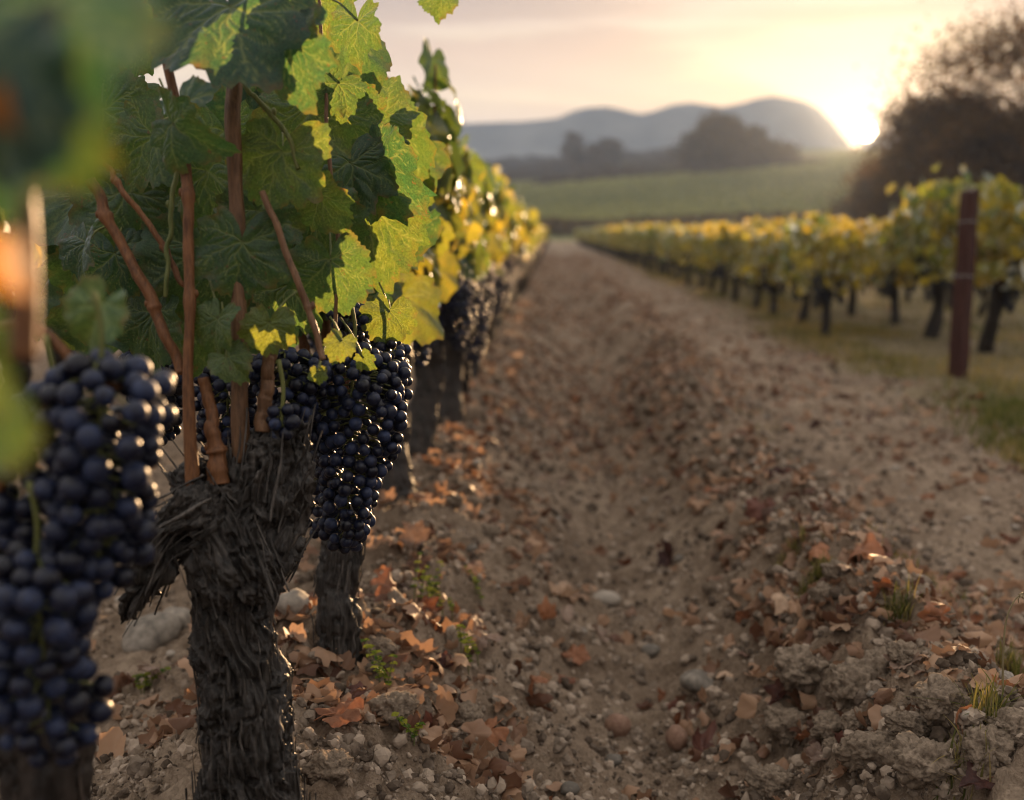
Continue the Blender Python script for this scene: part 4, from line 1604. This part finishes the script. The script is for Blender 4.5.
for (px, py, w, col, lab) in hero_dry:
    p = on_ground(px, py)
    dd = float((p - CAM) @ FWD)
    put_leaf(p[0], p[1], w * dd / F * 0.62, col, lab, 'fallen leaves that stand out', lift=0.34)
cols = list(DRY)
for i in range(270):
    y = 1.35 + 4.6 * rl.random() ** 1.5
    u = rl.random()
    if u < 0.40:
        x, zone = rl.normal(0.62, 0.20), 'along the right-hand ridge'
    elif u < 0.72:
        x, zone = rl.normal(-0.22, 0.20), 'on the left berm by the vines'
    elif u < 0.82:
        x, zone = rl.uniform(-0.02, 0.34), 'in the bare trough'
    else:
        x, zone = rl.uniform(0.9, 1.9), 'on the right-hand track'
    if x < -0.75:
        x += 0.4
    col = cols[int(rl.choice(4, p=[0.36, 0.26, 0.12, 0.26]))]
    put_leaf(x, y, rl.uniform(0.018, 0.038), col, f'{col} curled fallen leaf, one of many {zone}', f'{col} fallen leaves {zone}', lift=0.22, tilt=0.45)


def build_litter():
    mb = MB()
    rg = np.random.default_rng(51)
    n = 26000
    y = 1.3 + 34 * rg.random(n) ** 2.0
    u = rg.random(n)
    x = np.where(u < 0.36, rg.normal(0.60, 0.24, n), np.where(u < 0.62, rg.normal(-0.2, 0.22, n), np.where(u < 0.80, rg.uniform(-0.3, 1.9, n), rg.uniform(-3, 8, n))))
    x = x + 0.006 * y * rg.normal(0, 1, n)
    keep = fbm2(x * 2.3, y * 1.6, 2, 91) + rg.random(n) * 0.5 > 0.68
    thin = ((x > -0.04) & (x < 0.36) & (y < 3.5) & (rg.random(n) < 0.82)) | ((y < 2.1) & (rg.random(n) < 0.15))
    keep &= ~thin
    x, y = x[keep], y[keep]
    z = ground_z(x, y)
    shapes = []
    for q in range(10):
        rr = np.random.default_rng(800 + q)
        V, Q, T, vein = leaf(rr, 5, 26, fold=0.3, droop=rr.uniform(-0.5, 0.3), wave=0.34, curl=rr.choice([-1, 1]) * rr.uniform(0.7, 1.5), deep=rr.choice([0.5, 0.7, 0.85]))
        V = V - V.mean(0)
        shapes.append((V / np.linalg.norm(V, axis=1).max(), Q, T))
    for xx, yy_, zz in zip(x, y, z):
        V, Q, T = shapes[int(rg.integers(10))]
        s = rg.uniform(0.012, 0.033)
        a = rg.uniform(0, 6.28)
        e = np.array(Euler((rg.normal(0, 0.5), rg.normal(0, 0.5), a)).to_matrix())
        mb.add(np.array([xx, yy_, zz + s * 0.22]) + (V @ e.T) * s, Q, T, tint=rg.random(), vein=0.0)
    setting('fallen_leaves', mb.mesh('fallen_leaves', M_DRYMIX), 'stuff')


build_litter()


# ------------------------------------------------------------------ weeds and grass
def blade_material(name, a, b):
    m, nt, out = new_mat(name)
    c = ramp(nt, [(0.1, a), (0.9, b)])
    L(nt, attr(nt, 'tint'), c.inputs[0])
    d = N(nt, 'ShaderNodeBsdfDiffuse')
    tr = N(nt, 'ShaderNodeBsdfTranslucent')
    L(nt, c.outputs[0], d.inputs[0])
    L(nt, mixc(nt, 1.0, c.outputs[0], (1.5, 1.5, 0.8), 'MULTIPLY'), tr.inputs[0])
    mx = N(nt, 'ShaderNodeMixShader', i_0=0.45)
    L(nt, d.outputs[0], mx.inputs[1])
    L(nt, tr.outputs[0], mx.inputs[2])
    L(nt, mx.outputs[0], out.inputs[0])
    return m


M_GRASS = blade_material('grass_blades', (0.075, 0.085, 0.028), (0.30, 0.215, 0.10))
M_WEED = blade_material('weed_leaves', (0.055, 0.10, 0.022), (0.26, 0.26, 0.04))


def add_blades(mb, rng, x, y, z, hgt, wid, tint, lean=0.5, seg=4):
    n = len(x)
    a = rng.uniform(0, 6.28, n)
    ln = np.abs(rng.normal(0, lean, n))
    h = hgt * rng.uniform(0.5, 1.2, n)
    dx, dy = np.cos(a), np.sin(a)
    s = np.linspace(0, 1, seg + 1)
    cx = x[:, None] + dx[:, None] * ln[:, None] * h[:, None] * s ** 1.8
    cy_ = y[:, None] + dy[:, None] * ln[:, None] * h[:, None] * s ** 1.8
    cz = z[:, None] + h[:, None] * s * (1 - 0.35 * ln[:, None] * s)
    w = wid * rng.uniform(0.6, 1.2, n)[:, None] * (1 - s ** 1.6)[None] + 0.0002
    sx, sy = -dy[:, None] * w, dx[:, None] * w
    Lf = np.stack([cx - sx, cy_ - sy, cz], -1)
    Rt = np.stack([cx + sx, cy_ + sy, cz], -1)
    V = np.stack([Lf, Rt], 2).reshape(-1, 3)
    b0 = (np.arange(n) * (seg + 1) * 2)[:, None] + (np.arange(seg) * 2)[None]
    Q = np.stack([b0, b0 + 1, b0 + 3, b0 + 2], -1).reshape(-1, 4)
    mb.add(V, Q, None, tint=np.repeat(tint, (seg + 1) * 2))


def build_grass():
    mb = MB()
    rg = np.random.default_rng(61)
    n = 90000
    y = 3.2 + 26 * rg.random(n) ** 1.9
    x = 1.45 + np.abs(rg.normal(0, 0.55, n)) + rg.random(n) ** 3 * 4
    keep = fbm2(x * 1.8, y * 1.0, 3, 33) + 0.35 * (rg.random(n) - 0.5) - 0.25 * (1 - sst(1.45, 1.9, x)) > 0.46
    x, y = x[keep], y[keep]
    t = np.clip(fbm2(x * 1.2, y * 1.2, 2, 44) * 1.5 - 0.35 + rg.normal(0, 0.22, len(x)), 0, 1)
    add_blades(mb, rg, x, y, ground_z(x, y), 0.055, 0.0028, t)
    n = 2600       # thin patches along the ridge
    y = 1.5 + 6 * rg.random(n) ** 1.5
    x = 0.72 + rg.normal(0, 0.10, n)
    keep = fbm2(x * 3, y * 3, 2, 35) > 0.56
    x, y = x[keep], y[keep]
    add_blades(mb, rg, x, y, ground_z(x, y), 0.030, 0.0012, np.clip(rg.beta(1.2, 1.6, len(x)), 0, 1))
    setting('grass', mb.mesh('grass', M_GRASS), 'stuff')


build_grass()


def weed(px, py, label, kind, n, h, spread):
    p = on_ground(px, py)
    rg = np.random.default_rng(int(px * 3 + py))
    mb = MB()
    if kind == 'grass':
        x, y = rg.normal(0, spread, n), rg.normal(0, spread, n)
        z = ground_z(x + p[0], y + p[1]) - p[2]
        add_blades(mb, rg, x, y, z, h, 0.0013, np.clip(rg.beta(1.3, 2.2, n), 0, 1), 0.6)
        thing('grass_tuft', label, 'grass tuft', p, 0, None, mb.mesh('grass_tuft', M_GRASS))
    else:
        t = thing('weed', label, 'weed', p, 0, None)
        sm = MB()
        for q in range(n):
            x, y = rg.normal(0, spread, 2)
            z = gz1(p[0] + x, p[1] + y) - p[2]
            e = np.array([x + rg.normal(0, 0.3) * h, y + rg.normal(0, 0.3) * h, z + h * rg.uniform(0.5, 1.15)])
            P, r = smooth_path([(x, y, z - 0.004), (x * 0.8 + e[0] * 0.2, y * 0.8 + e[1] * 0.2, z + h * 0.4), e], [0.0009, 0.0008, 0.0005], 8)
            sm.add(*tube(P, r, 5))
            for kk in range(3, 8):
                for sd in (1, -1):
                    a = rg.uniform(0, 6.28)
                    tip = np.array([math.cos(a), math.sin(a), 0.35])
                    V, Q, T, vein = leaf(rg, 4, 20, 0.3, 0.4, 0.05, deep=0.35)
                    mb.add(P[kk] + (V * np.array([0.75, 1, 1]) * rg.uniform(0.005, 0.010)) @ basis(tip, np.array([0, 0, 1.0])), Q, T, tint=rg.random())
        link('stem', sm.mesh('stem', M_SHOOT), t)
        link('leaves', mb.mesh('leaves', M_WEED), t)


weed(432, 612, 'bushy bright green weed on the left berm right of the slim trunk', 'weed', 10, 0.075, 0.022)
weed(389, 690, 'small green weed beside the lumpy clod on the left berm', 'weed', 5, 0.05, 0.008)
weed(478, 596, 'thin yellow-green sprout behind the bushy weed on the berm', 'weed', 3, 0.06, 0.008)
weed(474, 672, 'yellowish sprout with an upright blade on the berm slope', 'weed', 4, 0.06, 0.010)
weed(408, 742, 'tiny yellow sprout in front of the lumpy clod', 'weed', 2, 0.04, 0.006)
weed(150, 690, 'small pale weed on the soil left of the focused trunk', 'weed', 4, 0.04, 0.012)
weed(818, 580, 'green grass patch among leaves on top of the ridge', 'grass', 260, 0.035, 0.013)
weed(790, 560, 'yellowish grass patch higher up the ridge', 'grass', 160, 0.03, 0.012)
weed(900, 615, 'dry thin grass tuft behind the ridge leaves', 'grass', 90, 0.05, 0.011)
weed(985, 730, 'sparse grass tuft in the lower right corner by the clods', 'grass', 130, 0.05, 0.013)
weed(960, 780, 'short green grass tuft between clods at the bottom right', 'grass', 70, 0.035, 0.015)
weed(1010, 680, 'wispy grass tuft around the foot of the tall dry stem', 'grass', 110, 0.06, 0.012)


def dry_stem():
    p = on_ground(1003, 700)
    d = float((p - CAM) @ FWD)
    t = thing('dry_stem', 'tall thin arching dry grass stem at the right edge', 'grass stem', p)
    P, r = smooth_path([p - p, at(1003, 660, d) - p, at(1006, 622, d) - p, at(1015, 600, d) - p, at(1028, 590, d) - p], [0.0016, 0.0014, 0.0011, 0.0009, 0.0007], 40)
    mb = MB()
    mb.add(*tube(P, r, 8))
    link('stalk', mb.mesh('stalk', cane_material('dry_straw', (0.10, 0.075, 0.035), (0.24, 0.19, 0.10))), t)
    mb = MB()
    rg = np.random.default_rng(9)
    for q in range(16):
        c = P[-1 - q // 2]
        e = c + np.array([rg.normal(0, 0.004), rg.normal(0, 0.004), -rg.uniform(0.002, 0.008)])
        mb.add(*tube(np.array([c, (c + e) / 2, e]), [0.0004, 0.0011, 0.0003], 5))
    link('seed_head', mb.mesh('seed_head', cane_material('dry_seed', (0.13, 0.09, 0.04), (0.30, 0.22, 0.12))), t)


dry_stem()


# ------------------------------------------------------------------ trees and far fields
def tree_leaf_mat(name, a, b, trans=0.3):
    m, nt, out = new_mat(name)
    c = ramp(nt, [(0.0, a), (1.0, b)])
    L(nt, attr(nt, 'tint'), c.inputs[0])
    d = N(nt, 'ShaderNodeBsdfDiffuse')
    tr = N(nt, 'ShaderNodeBsdfTranslucent')
    L(nt, c.outputs[0], d.inputs[0])
    L(nt, c.outputs[0], tr.inputs[0])
    mx = N(nt, 'ShaderNodeMixShader', i_0=trans)
    L(nt, d.outputs[0], mx.inputs[1])
    L(nt, tr.outputs[0], mx.inputs[2])
    L(nt, mx.outputs[0], out.inputs[0])
    return m


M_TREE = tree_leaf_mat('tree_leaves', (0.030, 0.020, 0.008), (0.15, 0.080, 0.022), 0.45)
M_FARROW = tree_leaf_mat('far_vine_leaves', (0.09, 0.11, 0.035), (0.40, 0.38, 0.12))
M_TBARK = bark_material('tree_bark', (0.025, 0.019, 0.015), (0.10, 0.08, 0.06), (12, 12, 2), 0.8)


def leaf_cloud(mb, rng, C, size, tint):
    n = len(C)
    u = unit(rng.normal(size=(n, 3)))
    v = unit(np.cross(u, rng.normal(size=(n, 3))))
    s = size * rng.uniform(0.6, 1.3, n)[:, None]
    V = np.stack([C - u * s, C + v * s * 0.55, C + u * s, C - v * s * 0.55], 1).reshape(-1, 3)
    mb.add(V, np.arange(4 * n).reshape(-1, 4), None, tint=np.repeat(tint, 4))


def tree(name, label, cat, x, y, h, w, nclump, per, lsize, group=None, seed=0, low=0.18, sparse=0.0):
    rng = np.random.default_rng(seed)
    z = gz1(x, y)
    t = thing(name, label, cat, (x, y, z), 0, group)
    tb = MB()
    th = h * 0.62
    P, r = smooth_path([(0, 0, -0.3), (0.02 * h, 0, h * 0.2), (-0.01 * h, 0.01 * h, h * 0.42), (0.01 * h, 0, th)], [h * 0.030, h * 0.024, h * 0.018, h * 0.008], 16)
    tb.add(*tube(P, r, 9))
    cb = MB()
    cc = []
    for q in range(nclump):
        a = rng.uniform(0, 2 * np.pi)
        zz = rng.uniform(low, 1.0)
        prof = math.sin(math.pi * min(0.97, max(0.0, (zz - low) / (1 - low)) ** 1.2 * 0.80 + 0.12)) ** 0.6
        rr = w / 2 * prof * math.sqrt(rng.uniform(0.10, 1.0)) * rng.uniform(0.8, 1.15)
        c = np.array([rr * math.cos(a), rr * math.sin(a), zz * h])
        cc.append(c)
        s = w * rng.uniform(0.055, 0.12)
        nn = int(per * rng.uniform(0.5, 1.5) * (1 - sparse * (zz > 0.55)))
        Cp = c + rng.normal(0, 1, (nn, 3)) * np.array([s, s, s * 0.75])
        leaf_cloud(cb, rng, Cp, lsize, np.clip(rng.normal(rng.uniform(0.2, 0.7), 0.18, nn), 0, 1))
    for q in range(12):
        c = cc[int(rng.integers(len(cc)))]
        k0 = P[int(np.clip(c[2] * 0.55 / th * 15, 3, 15))]
        Pb, rb = smooth_path([k0, (k0 + c) / 2 + (0, 0, -0.02 * h), c], [h * 0.010, h * 0.007, h * 0.003], 10)
        tb.add(*tube(Pb, rb, 6))
    link('trunk', tb.mesh('trunk', M_TBARK), t)
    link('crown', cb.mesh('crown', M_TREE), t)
    return t


def px_x(px, y):
    r = ray(px, 200)
    return r[0] / r[1] * y


def h_at(px, py_top, x, y):
    r = ray(px, py_top)
    return 0.75 + r[2] / r[1] * y - gz1(x, y)


def tree_px(name, label, cat, px, y, top, wpx, nclump, per, ls, **kw):
    x = px_x(px, y)
    tree(name, label, cat, x, y, h_at(px, top, x, y), wpx / F * y, nclump, per, ls, **kw)


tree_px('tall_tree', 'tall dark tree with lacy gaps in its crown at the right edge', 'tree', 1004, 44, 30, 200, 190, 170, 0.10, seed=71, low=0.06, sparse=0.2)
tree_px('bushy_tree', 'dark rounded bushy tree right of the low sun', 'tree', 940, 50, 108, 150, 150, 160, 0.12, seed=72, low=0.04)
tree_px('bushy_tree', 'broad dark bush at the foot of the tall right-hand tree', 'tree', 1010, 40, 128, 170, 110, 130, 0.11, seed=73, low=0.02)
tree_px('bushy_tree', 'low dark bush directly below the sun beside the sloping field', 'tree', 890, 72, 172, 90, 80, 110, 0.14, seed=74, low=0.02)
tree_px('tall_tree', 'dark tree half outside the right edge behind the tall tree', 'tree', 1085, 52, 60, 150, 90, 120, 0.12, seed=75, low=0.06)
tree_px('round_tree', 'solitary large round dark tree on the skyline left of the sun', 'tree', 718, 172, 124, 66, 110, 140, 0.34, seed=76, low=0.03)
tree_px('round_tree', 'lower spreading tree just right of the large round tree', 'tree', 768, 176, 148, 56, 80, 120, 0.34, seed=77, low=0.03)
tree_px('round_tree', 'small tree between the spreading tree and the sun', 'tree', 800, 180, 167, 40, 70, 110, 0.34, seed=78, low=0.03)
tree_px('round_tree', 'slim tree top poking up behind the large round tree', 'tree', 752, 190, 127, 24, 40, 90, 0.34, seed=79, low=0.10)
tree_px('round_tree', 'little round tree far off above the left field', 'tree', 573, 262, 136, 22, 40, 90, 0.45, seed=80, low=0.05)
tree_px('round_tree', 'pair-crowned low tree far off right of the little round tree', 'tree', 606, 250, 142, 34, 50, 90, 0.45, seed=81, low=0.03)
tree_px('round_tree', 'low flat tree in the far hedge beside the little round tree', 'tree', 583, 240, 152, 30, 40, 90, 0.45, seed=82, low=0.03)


def build_far_rows():
    rg = np.random.default_rng(91)
    mb = MB()
    for ry in np.concatenate([np.arange(94, 118, 3.4), np.arange(119, 174, 2.6), np.arange(186, 216, 3.4), np.arange(268, 294, 5.0)]):
        n = 2600 if ry > 118 else 1900
        x = rg.uniform(-0.16 * ry, 0.36 * ry, n)
        y = ry + 0.05 * x + rg.normal(0, 0.22, n)
        z = ground_z(x, y) + rg.uniform(0.05, 1.15, n) * (0.75 + 0.5 * noise2(x * 0.5, y * 0.5, 3))
        tint = np.clip(0.35 + 0.4 * (noise2(x * 0.03, y * 0.06, 8) - 0.3) + rg.normal(0, 0.2, n), 0, 1)
        leaf_cloud(mb, rg, np.stack([x, y, z], 1), 0.20, tint)
    setting('far_vine_rows', mb.mesh('far_vine_rows', M_FARROW), 'stuff', 'soft green vineyard rows covering the rising slope beyond the near rows', 'vine rows')
    mb = MB()
    for (xa, ya, xb, yb, hh, n) in ((-38, 177, 42, 184, 2.0, 16000), (-60, 222, 30, 218, 2.2, 12000), (-60, 262, 34, 258, 2.4, 10000), (-60, 300, 52, 296, 3.2, 10000), (-80, 372, 62, 366, 3.6, 12000), (-30, 87, 32, 89, 1.5, 10000), (20, 92, 40, 84, 1.3, 3000)):
        s = rg.random(n)
        x = xa + (xb - xa) * s + rg.normal(0, 0.6, n)
        y = ya + (yb - ya) * s + rg.normal(0, 1.2, n)
        prof = hh * (0.45 + 1.0 * fbm2(x * 0.12, y * 0 + ya, 3, 12))
        z = ground_z(x, y) + rg.random(n) * prof
        leaf_cloud(mb, rg, np.stack([x, y, z], 1), 0.0014 * ya + 0.10, np.clip(rg.normal(0.4, 0.25, n), 0, 1))
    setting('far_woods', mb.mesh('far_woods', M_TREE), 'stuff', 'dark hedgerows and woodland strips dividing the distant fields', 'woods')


build_far_rows()
